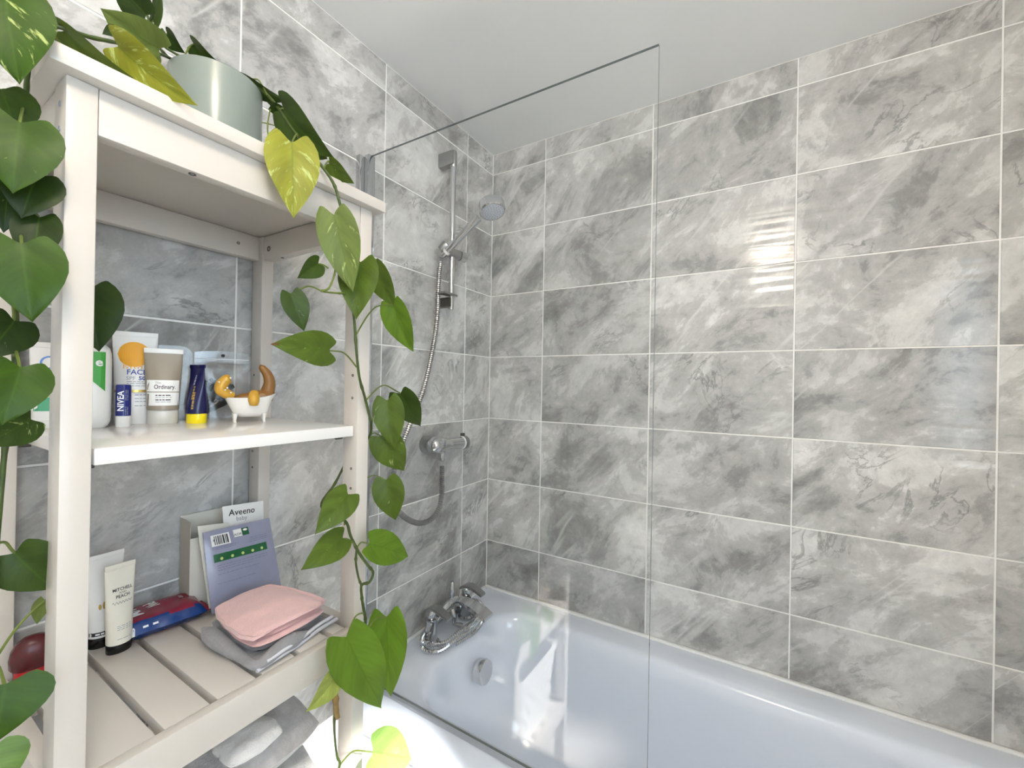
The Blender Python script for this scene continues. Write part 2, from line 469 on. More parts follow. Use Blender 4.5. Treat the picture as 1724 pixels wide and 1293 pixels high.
def lathe(name, prof, mat, parent=None, seg=32, axis=((0, 0, 0), (0, 0, 1)), angle=35):
    """prof: (radius, distance along the axis)"""
    bm = bmesh.new()
    o = Vector(axis[0]); t = Vector(axis[1]).normalized()
    a = t.orthogonal().normalized(); b = t.cross(a)
    rings = []
    for r, h in prof:
        if r < 1e-6:
            rings.append([bm.verts.new(o + t * h)])
        else:
            rings.append([bm.verts.new(o + t * h + (a * math.cos(2 * PI * k / seg) + b * math.sin(2 * PI * k / seg)) * r) for k in range(seg)])
    for A, B in zip(rings, rings[1:]):
        for k in range(seg):
            k2 = (k + 1) % seg
            if len(A) == 1 and len(B) == 1:
                continue
            if len(A) == 1:
                bm.faces.new((A[0], B[k2], B[k]))
            elif len(B) == 1:
                bm.faces.new((A[k], A[k2], B[0]))
            else:
                bm.faces.new((A[k], A[k2], B[k2], B[k]))
    if len(rings[0]) > 1:
        bm.faces.new(list(reversed(rings[0])))
    if len(rings[-1]) > 1:
        bm.faces.new(rings[-1])
    bmesh.ops.recalc_face_normals(bm, faces=bm.faces)
    return finish(name, bm, mat, parent, angle=angle)
def loft(name, loops, mat, parent=None, cap0=True, cap1=True, angle=35):
    bm = bmesh.new()
    rings = [[bm.verts.new(p) for p in lp] for lp in loops]
    n = len(rings[0])
    for A, B in zip(rings, rings[1:]):
        for k in range(n):
            bm.faces.new((A[k], A[(k + 1) % n], B[(k + 1) % n], B[k]))
    if cap0:
        bm.faces.new(list(reversed(rings[0])))
    if cap1:
        bm.faces.new(rings[-1])
    bmesh.ops.recalc_face_normals(bm, faces=bm.faces)
    return finish(name, bm, mat, parent, angle=angle)
def rrect(x0, x1, y0, y1, r, z, n=6):
    out = []
    for cx, cy, a0 in ((x1 - r, y1 - r, 0), (x0 + r, y1 - r, 90), (x0 + r, y0 + r, 180), (x1 - r, y0 + r, 270)):
        for k in range(n + 1):
            a = math.radians(a0 + 90 * k / n)
            out.append(Vector((cx + r * math.cos(a), cy + r * math.sin(a), z)))
    return out
def grid_slab(name, nx, ny, top, bot, mat, parent=None):
    """closed slab between two height functions on the unit square; top(u,v), bot(u,v) -> Vector"""
    bm = bmesh.new()
    T = [[bm.verts.new(top(i / nx, j / ny)) for j in range(ny + 1)] for i in range(nx + 1)]
    B = [[bm.verts.new(bot(i / nx, j / ny)) for j in range(ny + 1)] for i in range(nx + 1)]
    for i in range(nx):
        for j in range(ny):
            bm.faces.new((T[i][j], T[i + 1][j], T[i + 1][j + 1], T[i][j + 1]))
            bm.faces.new((B[i][j], B[i][j + 1], B[i + 1][j + 1], B[i + 1][j]))
    for i in range(nx):
        bm.faces.new((T[i + 1][0], T[i][0], B[i][0], B[i + 1][0]))
        bm.faces.new((T[i][ny], T[i + 1][ny], B[i + 1][ny], B[i][ny]))
    for j in range(ny):
        bm.faces.new((T[0][j], T[0][j + 1], B[0][j + 1], B[0][j]))
        bm.faces.new((T[nx][j + 1], T[nx][j], B[nx][j], B[nx][j + 1]))
    bmesh.ops.recalc_face_normals(bm, faces=bm.faces)
    return finish(name, bm, mat, parent, angle=60)

def flat_mesh(name, polys, surf, mat, parent):
    """polys: lists of (s, t); surf(s, t) -> Vector; thin print lying on a surface"""
    bm = bmesh.new()
    for p in polys:
        bm.faces.new([bm.verts.new((s, t, 0)) for s, t in p])
    if name == 'lettering':                        # cut the letters finely so that they bend with the surface
        for ax in (0, 1):
            cs = [v.co[ax] for v in bm.verts]
            lo, hi = min(cs), max(cs)
            for k in range(1, 14):
                co = [0, 0, 0]; no = [0, 0, 0]
                co[ax] = lo + (hi - lo) * k / 14; no[ax] = 1
                bmesh.ops.bisect_plane(bm, geom=bm.verts[:] + bm.edges[:] + bm.faces[:], plane_co=co, plane_no=no)
    for v in bm.verts:
        v.co = surf(v.co.x, v.co.y)
    return finish(name, bm, mat, parent, smooth=False)
def rect(s0, t0, s1, t1, n=1):
    return [[(s0 + (s1 - s0) * k / n, t0), (s0 + (s1 - s0) * (k + 1) / n, t0), (s0 + (s1 - s0) * (k + 1) / n, t1), (s0 + (s1 - s0) * k / n, t1)] for k in range(n)]
def disc(cs, ct, rs, rt, n=8):
    """disc cut in strips so that it bends with a curved surface"""
    out = []
    for k in range(n):
        a0 = -1 + 2 * k / n; a1 = -1 + 2 * (k + 1) / n
        h0 = math.sqrt(max(0, 1 - a0 * a0)); h1 = math.sqrt(max(0, 1 - a1 * a1))
        p = [(cs + rs * a0, ct - rt * h0), (cs + rs * a1, ct - rt * h1), (cs + rs * a1, ct + rt * h1), (cs + rs * a0, ct + rt * h0)]
        if h0 < 1e-6:
            p = p[:3]
        elif h1 < 1e-6:
            p = [p[0], p[1], p[3]]
        out.append(p)
    return out
def text_polys(s, size, bold=0.0, shear=0.0):
    cu = bpy.data.curves.new('lettering', 'FONT')
    cu.body = s; cu.size = size; cu.align_x = 'CENTER'; cu.align_y = 'CENTER'
    cu.offset = bold; cu.shear = shear; cu.resolution_u = 2
    o = bpy.data.objects.new('lettering', cu)
    COL.objects.link(o)
    dgr = bpy.context.evaluated_depsgraph_get()
    me = bpy.data.meshes.new_from_object(o.evaluated_get(dgr))
    polys = [[(me.vertices[i].co.x, me.vertices[i].co.y) for i in p.vertices] for p in me.polygons]
    bpy.data.objects.remove(o); bpy.data.curves.remove(cu); bpy.data.meshes.remove(me)
    return polys
def xf(polys, ds, dt, rot=0.0, sx=1.0):
    c, s_ = math.cos(rot), math.sin(rot)
    return [[(ds + sx * x * c - y * s_, dt + sx * x * s_ + y * c) for x, y in p] for p in polys]

# ================================================================== the setting
def tile_mesh(w, h, cache={}):
    k = (round(w, 4), round(h, 4))
    if k in cache:
        return cache[k]
    bm = bmesh.new()
    t, c = 0.007, 0.0012
    front = [(-w / 2 + c, 0, -h / 2 + c), (w / 2 - c, 0, -h / 2 + c), (w / 2 - c, 0, h / 2 - c), (-w / 2 + c, 0, h / 2 - c)]
    mid = [(-w / 2, c, -h / 2), (w / 2, c, -h / 2), (w / 2, c, h / 2), (-w / 2, c, h / 2)]
    back = [(x, t, z) for x, _, z in mid]
    F, Md, Bk = ([bm.verts.new(p) for p in q] for q in (front, mid, back))
    bm.faces.new(F)
    for A, B in ((F, Md), (Md, Bk)):
        for i in range(4):
            bm.faces.new((A[i], B[i], B[(i + 1) % 4], A[(i + 1) % 4]))
    bmesh.ops.recalc_face_normals(bm, faces=bm.faces)
    me = bpy.data.meshes.new('tile')
    bm.to_mesh(me); bm.free()
    if not me.polygons[0].normal.y < 0:
        me.flip_normals()
    me.materials.append(M['tile'])
    cache[k] = me
    return me
G = 0.0038   # joint
def tile_wall(wall, s_lines, z_lines, place, skip=None):
    for s0, s1 in zip(s_lines, s_lines[1:]):
        for z0, z1 in zip(z_lines, z_lines[1:]):
            if skip and skip(s0, s1, z0, z1):
                continue
            o = bpy.data.objects.new('tile', tile_mesh(abs(s1 - s0) - G, abs(z1 - z0) - G))
            COL.objects.link(o)
            o.parent = wall
            place(o, (s0 + s1) / 2, (z0 + z1) / 2)
TW, TH = 0.4002, 0.25
xs = [0.0] + [0.2405 + TW * k for k in range(4)] + [ROOM_X]
zs_all = [CEIL] + [2.25 - TH * k for k in range(9)] + [0.0]
wall_back = struct(box('wall_back', (-0.15, 0.0015, 0), (ROOM_X + 0.15, 0.15, CEIL), 'grout', bevel=0))
def place_b(o, s, z):
    o.location = (s, 0.0, z)
tile_wall(wall_back, xs, [CEIL] + [2.25 - TH * k for k in range(7)] + [0.5655], place_b)
ys = [0.0] + [-(0.1700 + TW * k) for k in range(6)] + [ROOM_Y]
wall_left = struct(box('wall_left', (-0.15, ROOM_Y - 0.15, 0), (-0.0015, 0.0015, CEIL), 'grout', bevel=0))
def place_a(o, s, z):
    o.location = (0.0, s, z)
    o.rotation_euler = (0, 0, PI / 2)
tile_wall(wall_left, ys, zs_all, place_a, skip=lambda s0, s1, z0, z1: s0 > -0.6 and z0 < 0.6)
ceiling = struct(box('ceiling', (-0.15, ROOM_Y - 0.15, CEIL), (ROOM_X + 0.15, 0.15, CEIL + 0.12), 'ceiling', bevel=0))
floor = struct(box('floor', (-0.15, ROOM_Y - 0.15, -0.1), (ROOM_X + 0.15, 0.15, 0.0), 'floor', bevel=0))
# wall with the window
bm = bmesh.new()
for lo, hi in (((0, ROOM_Y, 0), (0.15, 0.0015, WIN_Z0)), ((0, ROOM_Y, WIN_Z1), (0.15, 0.0015, CEIL)),
               ((0, ROOM_Y, WIN_Z0), (0.15, WIN_Y0, WIN_Z1)), ((0, WIN_Y1, WIN_Z0), (0.15, 0.0015, WIN_Z1))):
    bm_box(bm, Vector(lo) + Vector((ROOM_X, 0, 0)), Vector(hi) + Vector((ROOM_X, 0, 0)))
wall_right = struct(finish('wall_right', bm, 'wall_paint', smooth=False))
window = bpy.data.objects.new('window_1', None); COL.objects.link(window); struct(window)
window.location = (ROOM_X + 0.075, (WIN_Y0 + WIN_Y1) / 2, WIN_Z0)
wy, wz = (WIN_Y1 - WIN_Y0) / 2, WIN_Z1 - WIN_Z0
for lo, hi in (((-0.03, -wy, 0), (0.03, -wy + 0.05, wz)), ((-0.03, wy - 0.05, 0), (0.03, wy, wz)), ((-0.03, -wy, 0), (0.03, wy, 0.05)), ((-0.03, -wy, wz - 0.05), (0.03, wy, wz))):
    box('window_frame', lo, hi, 'pvc', window, 0.004)
box('window_sill', (-0.12, -wy - 0.03, -0.02), (-0.03, wy + 0.03, 0.0), 'pvc', window, 0.004)
box('pane', (-0.006, -wy + 0.05, 0.05), (0.006, wy - 0.05, wz - 0.05), 'window_glass', window, 0)
# wall behind the camera with its door
wall_front = struct(box('wall_front', (0, ROOM_Y - 0.15, 0), (ROOM_X, ROOM_Y, CEIL), 'wall_paint', bevel=0))
door = bpy.data.objects.new('door_1', None); COL.objects.link(door); struct(door)
door.location = (0.95, ROOM_Y, 0)
box('door_leaf', (-0.38, 0.001, 0.008), (0.38, 0.036, 1.98), 'door_paint', door, 0.003)
for lo, hi in (((-0.44, 0.001, 0), (-0.385, 0.05, 2.04)), ((0.385, 0.001, 0), (0.44, 0.05, 2.04)), ((-0.385, 0.001, 1.985), (0.385, 0.05, 2.04))):
    box('door_frame', lo, hi, 'door_paint', door, 0.004)
tube('door_handle', [(-0.32, 0.036, 1.0), (-0.32, 0.085, 1.0), (-0.30, 0.09, 1.0), (-0.20, 0.09, 1.0)], 0.009, 'chrome', door)

# ceiling lamp (its light is its own)
lamp = thing('ceiling_lamp', 'opal globe lamp hanging just below the ceiling behind the viewer', 'lamp', (1.00, -1.52, CEIL))
lathe('ceiling_rose', [(0.0, 0.0), (0.055, 0.0), (0.055, -0.010), (0.045, -0.018), (0.0, -0.018)], 'white_plastic', lamp, 32)
tube('stem', [(0, 0, -0.018), (0, 0, -0.075)], 0.008, 'chrome', lamp, 12)
lathe('globe', [(0.0, -0.27)] + [(0.10 * math.sin(PI * k / 16), -0.17 - 0.10 * math.cos(PI * k / 16)) for k in range(1, 16)] + [(0.0, -0.07)], 'lamp', lamp, 40, angle=80)

# ================================================================== bathtub
RIM = 0.561
tub = thing('bathtub', 'white built-in bathtub along the long tiled wall', 'bathtub', (0, 0, 0))
BX0, BX1, BY0, BY1 = 0.002, 1.70, -0.721, -0.002
loops = [rrect(BX0, BX1, BY0, BY1, 0.012, 0.515), rrect(BX0, BX1, BY0, BY1, 0.012, RIM - 0.012),
         rrect(BX0 + 0.003, BX1 - 0.003, BY0 + 0.003, BY1 - 0.003, 0.012, RIM - 0.003), rrect(BX0 + 0.011, BX1 - 0.011, BY0 + 0.011, BY1 - 0.011, 0.012, RIM)]
ix0, ix1, iy0, iy1 = 0.130, 1.585, -0.630, -0.088
for dz, ins, rr_ in ((0.0, 0.0, 0.13), (-0.004, 0.012, 0.13), (-0.014, 0.022, 0.13), (-0.05, 0.030, 0.13), (-0.16, 0.048, 0.14), (-0.28, 0.072, 0.15), (-0.36, 0.11, 0.15), (-0.385, 0.17, 0.12), (-0.395, 0.23, 0.05)):
    ex = 2.2 * max(0, -dz - 0.05)
    loops.append(rrect(ix0 + ins, ix1 - ins - ex * 0.55, iy0 + ins, iy1 - ins, min(rr_, (iy1 - iy0) / 2 - ins - 0.005), RIM + dz))
loft('tub', loops, 'acrylic', tub, cap0=False, cap1=True, angle=40)
box('side_panel', (0.003, -0.716, 0.0), (1.70, -0.702, 0.520), 'acrylic', tub, 0.003)
box('end_panel', (1.685, -0.70, 0.0), (1.698, -0.004, 0.515), 'acrylic', tub, 0.003)
ov = Vector((0.186, -0.305, 0.455))
lathe('overflow_cover', [(0.0, 0.030), (0.030, 0.030), (0.036, 0.027), (0.038, 0.018), (0.036, 0.0), (0.0, 0.0)], 'chrome', tub, 32, (ov, (1, 0, 0.12)))
lathe('plug', [(0.0, 0.010), (0.028, 0.008), (0.035, 0.0)], 'chrome', tub, 28, ((0.42, -0.36, RIM - 0.397), (0, 0, 1)))
struct(box('trim_1', (0.0, -0.012, RIM - 0.002), (1.70, 0.0012, RIM + 0.007), 'sealant', bevel=0.004))
struct(box('trim_2', (-0.0012, -0.72, RIM - 0.002), (0.011, -0.0125, RIM + 0.007), 'sealant', bevel=0.004))

# ================================================================== shower screen
scr = thing('shower_screen', 'frameless clear glass bath screen fixed to the wall by chrome channels', 'shower screen', (0, 0, 0))
GY = -0.645
bm = bmesh.new()
bm_box(bm, (0.030, GY - 0.003, RIM + 0.016), (0.798, GY + 0.003, 2.014))
for f in bm.faces:
    if abs(f.normal.y) < 0.5 if f.normal.length else False:
        f.material_index = 1
bm.normal_update()
for f in bm.faces:
    f.material_index = 0 if abs(f.normal.y) > 0.5 else 1
finish('glass_panel', bm, ['glass', 'glass_edge'], scr, smooth=False)
for lo, hi in (((0.0, GY - 0.028, RIM + 0.004), (0.016, GY + 0.004, 2.012)), ((0.016, GY - 0.012, RIM + 0.004), (0.034, GY + 0.010, 2.016))):
    box('wall_channel', lo, hi, 'chrome', scr, 0.002)
box('bottom_seal', (0.034, GY - 0.006, RIM + 0.001), (0.796, GY + 0.006, RIM + 0.017), 'film', scr, 0.003)

# ================================================================== shelf unit
sh = thing('shelf_unit', 'tall white wooden shelf unit with a solid board above slatted shelves, against the left wall', 'shelf unit', (0.184, -1.112, 0))
def sbox(name, lo, hi, mat='white_wood', parent=sh, bevel=0.0015):
    o = Vector((0.184, -1.112, 0))
    return box(name, Vector(lo) - o, Vector(hi) - o, mat, parent, bevel)
SX0, SX1, SY0, SY1, STOP = 0.008, 0.360, -1.3065, -0.918, 1.697
PW, PD = 0.0245, 0.038
sbox('top_board', (0.003, -1.322, STOP), (0.376, -0.901, STOP + 0.0195), bevel=0.0022)
for x0 in (SX0, SX1 - PD):
    for y0 in (SY0, SY1 - PW):
        sbox('leg', (x0, y0, 0), (x0 + PD, y0 + PW, STOP - 0.0002))
AP = 1.647
sbox('apron', (SX1 - 0.020, SY0 + PW + 0.0004, AP), (SX1 - 0.0012, SY1 - PW - 0.0004, STOP - 0.0003))
sbox('apron', (SX0 + 0.006, SY0 + PW + 0.0004, AP), (SX0 + 0.026, SY1 - PW - 0.0004, STOP - 0.0003))
for y0 in (SY0 + 0.002, SY1 - 0.002 - 0.020):
    sbox('apron', (SX0 + PD + 0.0004, y0, AP), (SX1 - PD - 0.0004, y0 + 0.020, STOP - 0.0003))
MID = 1.3115
sbox('shelf_board', (SX0 + 0.004, SY0 + PW + 0.003, MID - 0.0185), (SX1 - 0.006, SY1 - PW - 0.003, MID), 'white_gloss')
for x in (0.05, 0.318):
    for y in (SY0 + PW, SY1 - PW):
        s = 1 if y < -1.1 else -1
        o = Vector((0.184, -1.112, 0))
        lathe('shelf_pin', [(0.0, 0.0), (0.004, 0.0), (0.004, 0.012), (0.0, 0.012)], 'darkmetal', sh, 10, (Vector((x, y, MID - 0.0226)) - o, (0, s, 0)))
def slat_shelf(zt):
    sbox('rail', (SX1 - 0.0175, SY0 + PW + 0.0004, zt - 0.050), (SX1 - 0.0012, SY1 - PW - 0.0004, zt))
    sbox('rail', (SX0 + 0.008, SY0 + PW + 0.0004, zt - 0.050), (SX0 + 0.026, SY1 - PW - 0.0004, zt))
    for y0 in (SY0 + 0.001, SY1 - 0.001 - 0.018):
        sbox('rail', (SX0 + PD + 0.0004, y0, zt - 0.050), (SX1 - PD - 0.0004, y0 + 0.018, zt))
    for x0 in (0.10, 0.296):
        sbox('batten', (x0, SY0 + PW, zt - 0.034), (x0 + 0.018, SY1 - PW, zt - 0.0162))
    edges = [SY0 + PW + 0.0006] + [-1.2120 + 0.0590 * k for k in range(5)] + [SY1 - PW - 0.0006]
    for a, b in zip(edges, edges[1:]):
        sbox('slat', (SX0 + 0.0264, a + 0.0045, zt - 0.016), (SX1 - 0.0177, b - 0.0045, zt), bevel=0.0012)
for zt in (0.955, 0.600, 0.230):
    slat_shelf(zt)
def screw(p, d, r=0.0035, mat='darkmetal'):
    o = Vector((0.184, -1.112, 0))
    lathe('screw', [(0.0, -0.0012), (r * 0.5, -0.0008), (r * 0.6, 0.0006), (r, 0.0007), (r, -0.002)], mat, sh, 12, (Vector(p) - o, d))
screw((0.350, -1.192, AP), (0, 0, -1), 0.0042)
screw((0.352, -0.985, AP), (0, 0, -1), 0.0042)
screw((SX0 + 0.026, -0.985, 1.672), (1, 0, 0), 0.003)
screw((0.066, SY1 - 0.022, 1.668), (0, -1, 0), 0.0055)
screw((0.30, SY1 - 0.022, 1.668), (0, -1, 0), 0.0055)
screw((0.10, SY1 - 0.012, AP), (0, 0, -1), 0.0032)
screw((0.27, SY1 - 0.012, AP), (0, 0, -1), 0.0032)
for z in (1.36, 1.40, 1.235, 1.20):
    screw((SX1 - 0.014, SY1 - PW, z), (0, -1, 0), 0.0022, 'black_plastic')
    screw((SX0 + 0.014, SY1 - PW, z), (0, -1, 0), 0.0022, 'black_plastic')
for z in (1.672, 1.646):
    screw((SX1 - 0.019, SY0, z), (0, -1, 0), 0.003, 'grey_ink')

# ================================================================== shower fittings on the left wall
RX, RY = 0.055, -0.322
rail = thing('shower_rail', 'slim chrome riser rail with square brackets on the tiled wall', 'shower rail', (0, RY, 1.64))
def rb(name, lo, hi, mat='chrome', bev=0.003):
    return box(name, lo, hi, mat, rail, bev)
tube('pole', [(RX, 0, 0.0), (RX, 0, 0.535)], 0.0095, 'chrome', rail, 20)
rb('wall_bracket', (0.0005, -0.017, 0.488), (RX + 0.008, 0.012, 0.535), 'satin')
lathe('pole_cap', [(0.0105, -0.002), (0.0115, 0.0), (0.0115, 0.052), (0.008, 0.056), (0.0, 0.056)], 'satin', rail, 20, ((RX, 0, 0.484), (0, 0, 1)))
rb('wall_bracket', (0.0005, -0.016, 0.008), (RX + 0.006, 0.010, 0.040), 'darkmetal')
box('hose_ring', (RX - 0.016, -0.052, 0.044), (RX + 0.016, 0.018, 0.053), 'satin', rail, 0.004)
sl = Vector((RX, 0, 0.192))
lathe('slider', [(0.0, -0.036), (0.014, -0.036), (0.0175, -0.030), (0.0175, 0.030), (0.0145, 0.033), (0.0, 0.033)], 'satin', rail, 24, (sl, (0.15, 1.0, -0.05)))
lathe('slider_knob', [(0.0, 0.064), (0.014, 0.064), (0.017, 0.060), (0.0175, 0.034), (0.0, 0.034)], 'chrome', rail, 24, (sl, (0.15, 1.0, -0.05)))
lathe('handset_holder', [(0.0, -0.016), (0.014, -0.016), (0.017, 0.010), (0.015, 0.014), (0.0, 0.014)], 'satin', rail, 24, (sl + Vector((-0.004, -0.034, 0.012)), (0.72, 0.25, 0.62)))

hs0 = at(746, 430, 'y', RY - 0.036)                    # lower end of the handle
hs1 = at(806, 366, 'y', RY - 0.030)                    # neck
hand = thing('hand_shower', 'chrome hand shower head resting in the rail holder', 'shower head', hs0)
hd = (hs1 - hs0)
tube('handle', [hd * t for t in (0, 0.1, 0.3, 0.6, 0.9, 1.0)], [0.0095, 0.0105, 0.0110, 0.0118, 0.0130, 0.0130], 'chrome', hand, 20)
lathe('collar', [(0.0115, -0.004), (0.013, -0.003), (0.013, 0.003), (0.0115, 0.004)], 'white_plastic', hand, 20, (hd * 0.10, hd.normalized()))
hc = at(828, 349, 'y', RY - 0.030) - hs0
fdir = Vector((0.30, -0.16, -0.94)).normalized()
lathe('head', [(0.0, -0.019), (0.034, -0.018), (0.0395, -0.014), (0.041, -0.008), (0.041, 0.016), (0.038, 0.019), (0.0, 0.019)], 'chrome', hand, 40, (hc, fdir))
lathe('spray_plate', [(0.0, 0.0212), (0.030, 0.0208), (0.0365, 0.0185)], 'nozzle', hand, 40, (hc, fdir))
a_, b_ = fdir.orthogonal().normalized(), fdir.cross(fdir.orthogonal().normalized())
bm = bmesh.new()
for ring, n in ((0.008, 6), (0.016, 11), (0.024, 16), (0.032, 22)):
    for k in range(n):
        c = hc + fdir * 0.0205 + (a_ * math.cos(2 * PI * k / n) + b_ * math.sin(2 * PI * k / n)) * ring
        bm_tube(bm, [c, c + fdir * 0.0022], 0.0012, 6)
nz = finish('nozzles', bm, 'grey_ink', hand); nz['kind'] = 'stuff'

def ridged(name, pts, r, mat, parent=None, pitch=0.0068):
    ps = smooth_path(pts, 14)
    Ls = [0.0]
    for a, b in zip(ps, ps[1:]):
        Ls.append(Ls[-1] + (b - a).length)
    n = int(Ls[-1] / (pitch / 4))
    out, k = [], 0
    for i in range(n + 1):
        d = Ls[-1] * i / n
        while k < len(Ls) - 2 and Ls[k + 1] < d:
            k += 1
        t = (d - Ls[k]) / max(1e-9, Ls[k + 1] - Ls[k])
        out.append(ps[k].lerp(ps[k + 1], min(1, t)))
    rad = [r * (1.0 if (i % 4) in (0, 1) else 0.66) for i in range(n + 1)]
    bm = bmesh.new()
    bm_tube(bm, out, rad, 10)
    return finish(name, bm, mat, parent, angle=20)
hx = 0.045
hose = thing('shower_hose', 'ribbed chrome hose looping from the wall valve up to the hand shower', 'hose', (0, 0, 0))
hp = [hs0 + hd * -0.02] + [at(u, v, 'x', x) for u, v, x in ((741, 446, 0.035), (738, 480, 0.034), (737, 520, 0.036), (733, 560, 0.040), (724, 610, 0.044), (713, 655, 0.046), (700, 690, 0.046), (684, 730, 0.046), (669, 772, 0.046), (661, 810, 0.046), (663, 845, 0.047), (678, 868, 0.049), (700, 880, 0.051), (720, 878, 0.053), (736, 862, 0.055), (743, 838, 0.056), (744, 810, 0.056), (744, 785, 0.056))]
ridged('hose_tube', hp, 0.0088, 'satin', hose)

v0 = at(738, 749, 'x', 0.055); v1 = at(789, 744, 'x', 0.055)
valve = thing('shower_valve', 'chrome bar shower valve with a round control knob on the left wall', 'shower valve', v0)
vd = v1 - v0
lathe('body', [(0.0, -0.042), (0.012, -0.040), (0.021, -0.034), (0.027, -0.022), (0.029, -0.006), (0.0275, 0.012), (0.022, 0.030), (0.020, 0.060), (0.022, 0.105), (0.022, 0.116), (0.0, 0.116)], 'chrome', valve, 32, ((0, 0, 0), vd))
lathe('ring', [(0.022, 0.1165), (0.0235, 0.118), (0.0235, 0.123), (0.022, 0.124)], 'white_plastic', valve, 32, ((0, 0, 0), vd), angle=60)
lathe('knob', [(0.0, 0.1245), (0.024, 0.1245), (0.0245, 0.128), (0.0245, 0.142), (0.021, 0.146), (0.0, 0.146)], 'satin', valve, 32, ((0, 0, 0), vd))
kd = vd.normalized()
box('knob_tab', kd * 0.126 + Vector((-0.006, -0.004, 0.022)), kd * 0.126 + Vector((0.006, 0.010, 0.034)), 'darkmetal', valve, 0.002)
lathe('wall_plate', [(0.0, 0.0), (0.030, 0.0), (0.030, 0.004), (0.016, 0.008), (0.016, 0.050), (0.0, 0.050)], 'satin', valve, 28, (Vector((-v0.x + 0.0005, -0.002, -0.002)), (1, 0, 0)))
oc = at(744, 762, 'x', 0.056) - v0
lathe('outlet', [(0.0, 0.0), (0.0125, 0.0), (0.0125, 0.020), (0.0115, 0.022), (0.0115, 0.036), (0.0, 0.036)], 'chrome', valve, 20, (oc + Vector((0, 0, 0.012)), (0, 0, -1)))

# bath mixer on the rim
MX, MY = 0.072, -0.322
mixer = thing('bath_mixer_tap', 'chrome bridge bath tap with flat levers on the bath rim', 'tap', (MX, MY, RIM))
for s in (-1, 1):
    y = 0.09 * s
    lathe('pillar', [(0.0, 0.0), (0.027, 0.0), (0.027, 0.006), (0.019, 0.010), (0.019, 0.072), (0.021, 0.078), (0.0, 0.078)], 'chrome', mixer, 28, ((0, y, 0), (0, 0, 1)))
    lathe('valve_head', [(0.0, 0.079), (0.013, 0.079), (0.0145, 0.082), (0.0145, 0.104), (0.012, 0.108), (0.0, 0.108)], 'chrome', mixer, 24, ((0, y, 0), (0, 0, 1)))
    # flat lever sloping out over the bath
    def lever(s=s, y=y):
        bm = bmesh.new()
        prof = [(-0.020, 0.106, 0.016), (0.0, 0.118, 0.017), (0.022, 0.120, 0.017), (0.050, 0.112, 0.016), (0.074, 0.102, 0.0145)]
        T, B = [], []
        for x, z, w in prof:
            T.append([bm.verts.new((x + 0.2 * 0, y - w, z)), bm.verts.new((x, y + w, z))])
            B.append([bm.verts.new((x, y - w, z - 0.009)), bm.verts.new((x, y + w, z - 0.009))])
        for i in range(len(prof) - 1):
            bm.faces.new((T[i][0], T[i + 1][0], T[i + 1][1], T[i][1])); bm.faces.new((B[i][1], B[i + 1][1], B[i + 1][0], B[i][0]))
            bm.faces.new((T[i][1], T[i + 1][1], B[i + 1][1], B[i][1])); bm.faces.new((B[i][0], B[i + 1][0], T[i + 1][0], T[i][0]))
        bm.faces.new((T[0][1], B[0][1], B[0][0], T[0][0])); bm.faces.new((T[-1][0], B[-1][0], B[-1][1], T[-1][1]))
        bmesh.ops.recalc_face_normals(bm, faces=bm.faces)
        bmesh.ops.bevel(bm, geom=list(bm.edges), offset=0.002, segments=2, affect='EDGES')
        return finish('lever', bm, 'satin', mixer)
    lever()
arch = smooth_path([(0, -0.088, 0.055), (0.004, -0.060, 0.074), (0.008, -0.025, 0.094), (0.008, 0.0, 0.098), (0.008, 0.025, 0.094), (0.004, 0.060, 0.074), (0, 0.088, 0.055)], 6)
tube('bridge', arch, 0.0125, 'chrome', mixer, 18)
lathe('diverter_knob', [(0.006, 0.100), (0.006, 0.120), (0.0085, 0.122), (0.0085, 0.160), (0.007, 0.163), (0.0, 0.163)], 'chrome', mixer, 18, ((0.008, 0, 0), (0, 0, 1)))
sp = []
for x, z, w, h in ((0.004, 0.088, 0.020, 0.018), (0.045, 0.092, 0.023, 0.015), (0.085, 0.088, 0.026, 0.011), (0.118, 0.078, 0.028, 0.009), (0.140, 0.068, 0.028, 0.008)):
    sp.append([Vector((x, 0.028 + w * a, z + h / 2 * b)) for a, b in ((-1, -1), (-0.9, 1), (0.9, 1), (1, -1))])
loft('spout', sp, 'chrome', mixer, angle=30)
tube('hose_elbow', [(0.020, -0.012, 0.080), (0.030, -0.012, 0.055), (0.030, -0.012, 0.034), (0.045, -0.008, 0.032), (0.062, -0.004, 0.032)], 0.008, 'chrome', mixer, 14)
mh = thing('mixer_hose', 'ribbed chrome hose coiled around the bath tap', 'hose', (MX, MY, RIM))
coil = []
for k in range(0, 34):
    a = math.radians(-30 + 26.0 * k)
    q = 0.013 + 0.020 * min(1, k / 22)
    coil.append(Vector((0.020 + (0.066 + 0.004 * math.sin(k)) * math.cos(a), 0.0 + 0.136 * math.sin(a) + 0.006 * math.cos(k * 0.7), 0.010 + 0.016 * (k // 14) + 0.002 * math.sin(k))))
ridged('hose_tube', coil, 0.0085, 'chrome', mh)

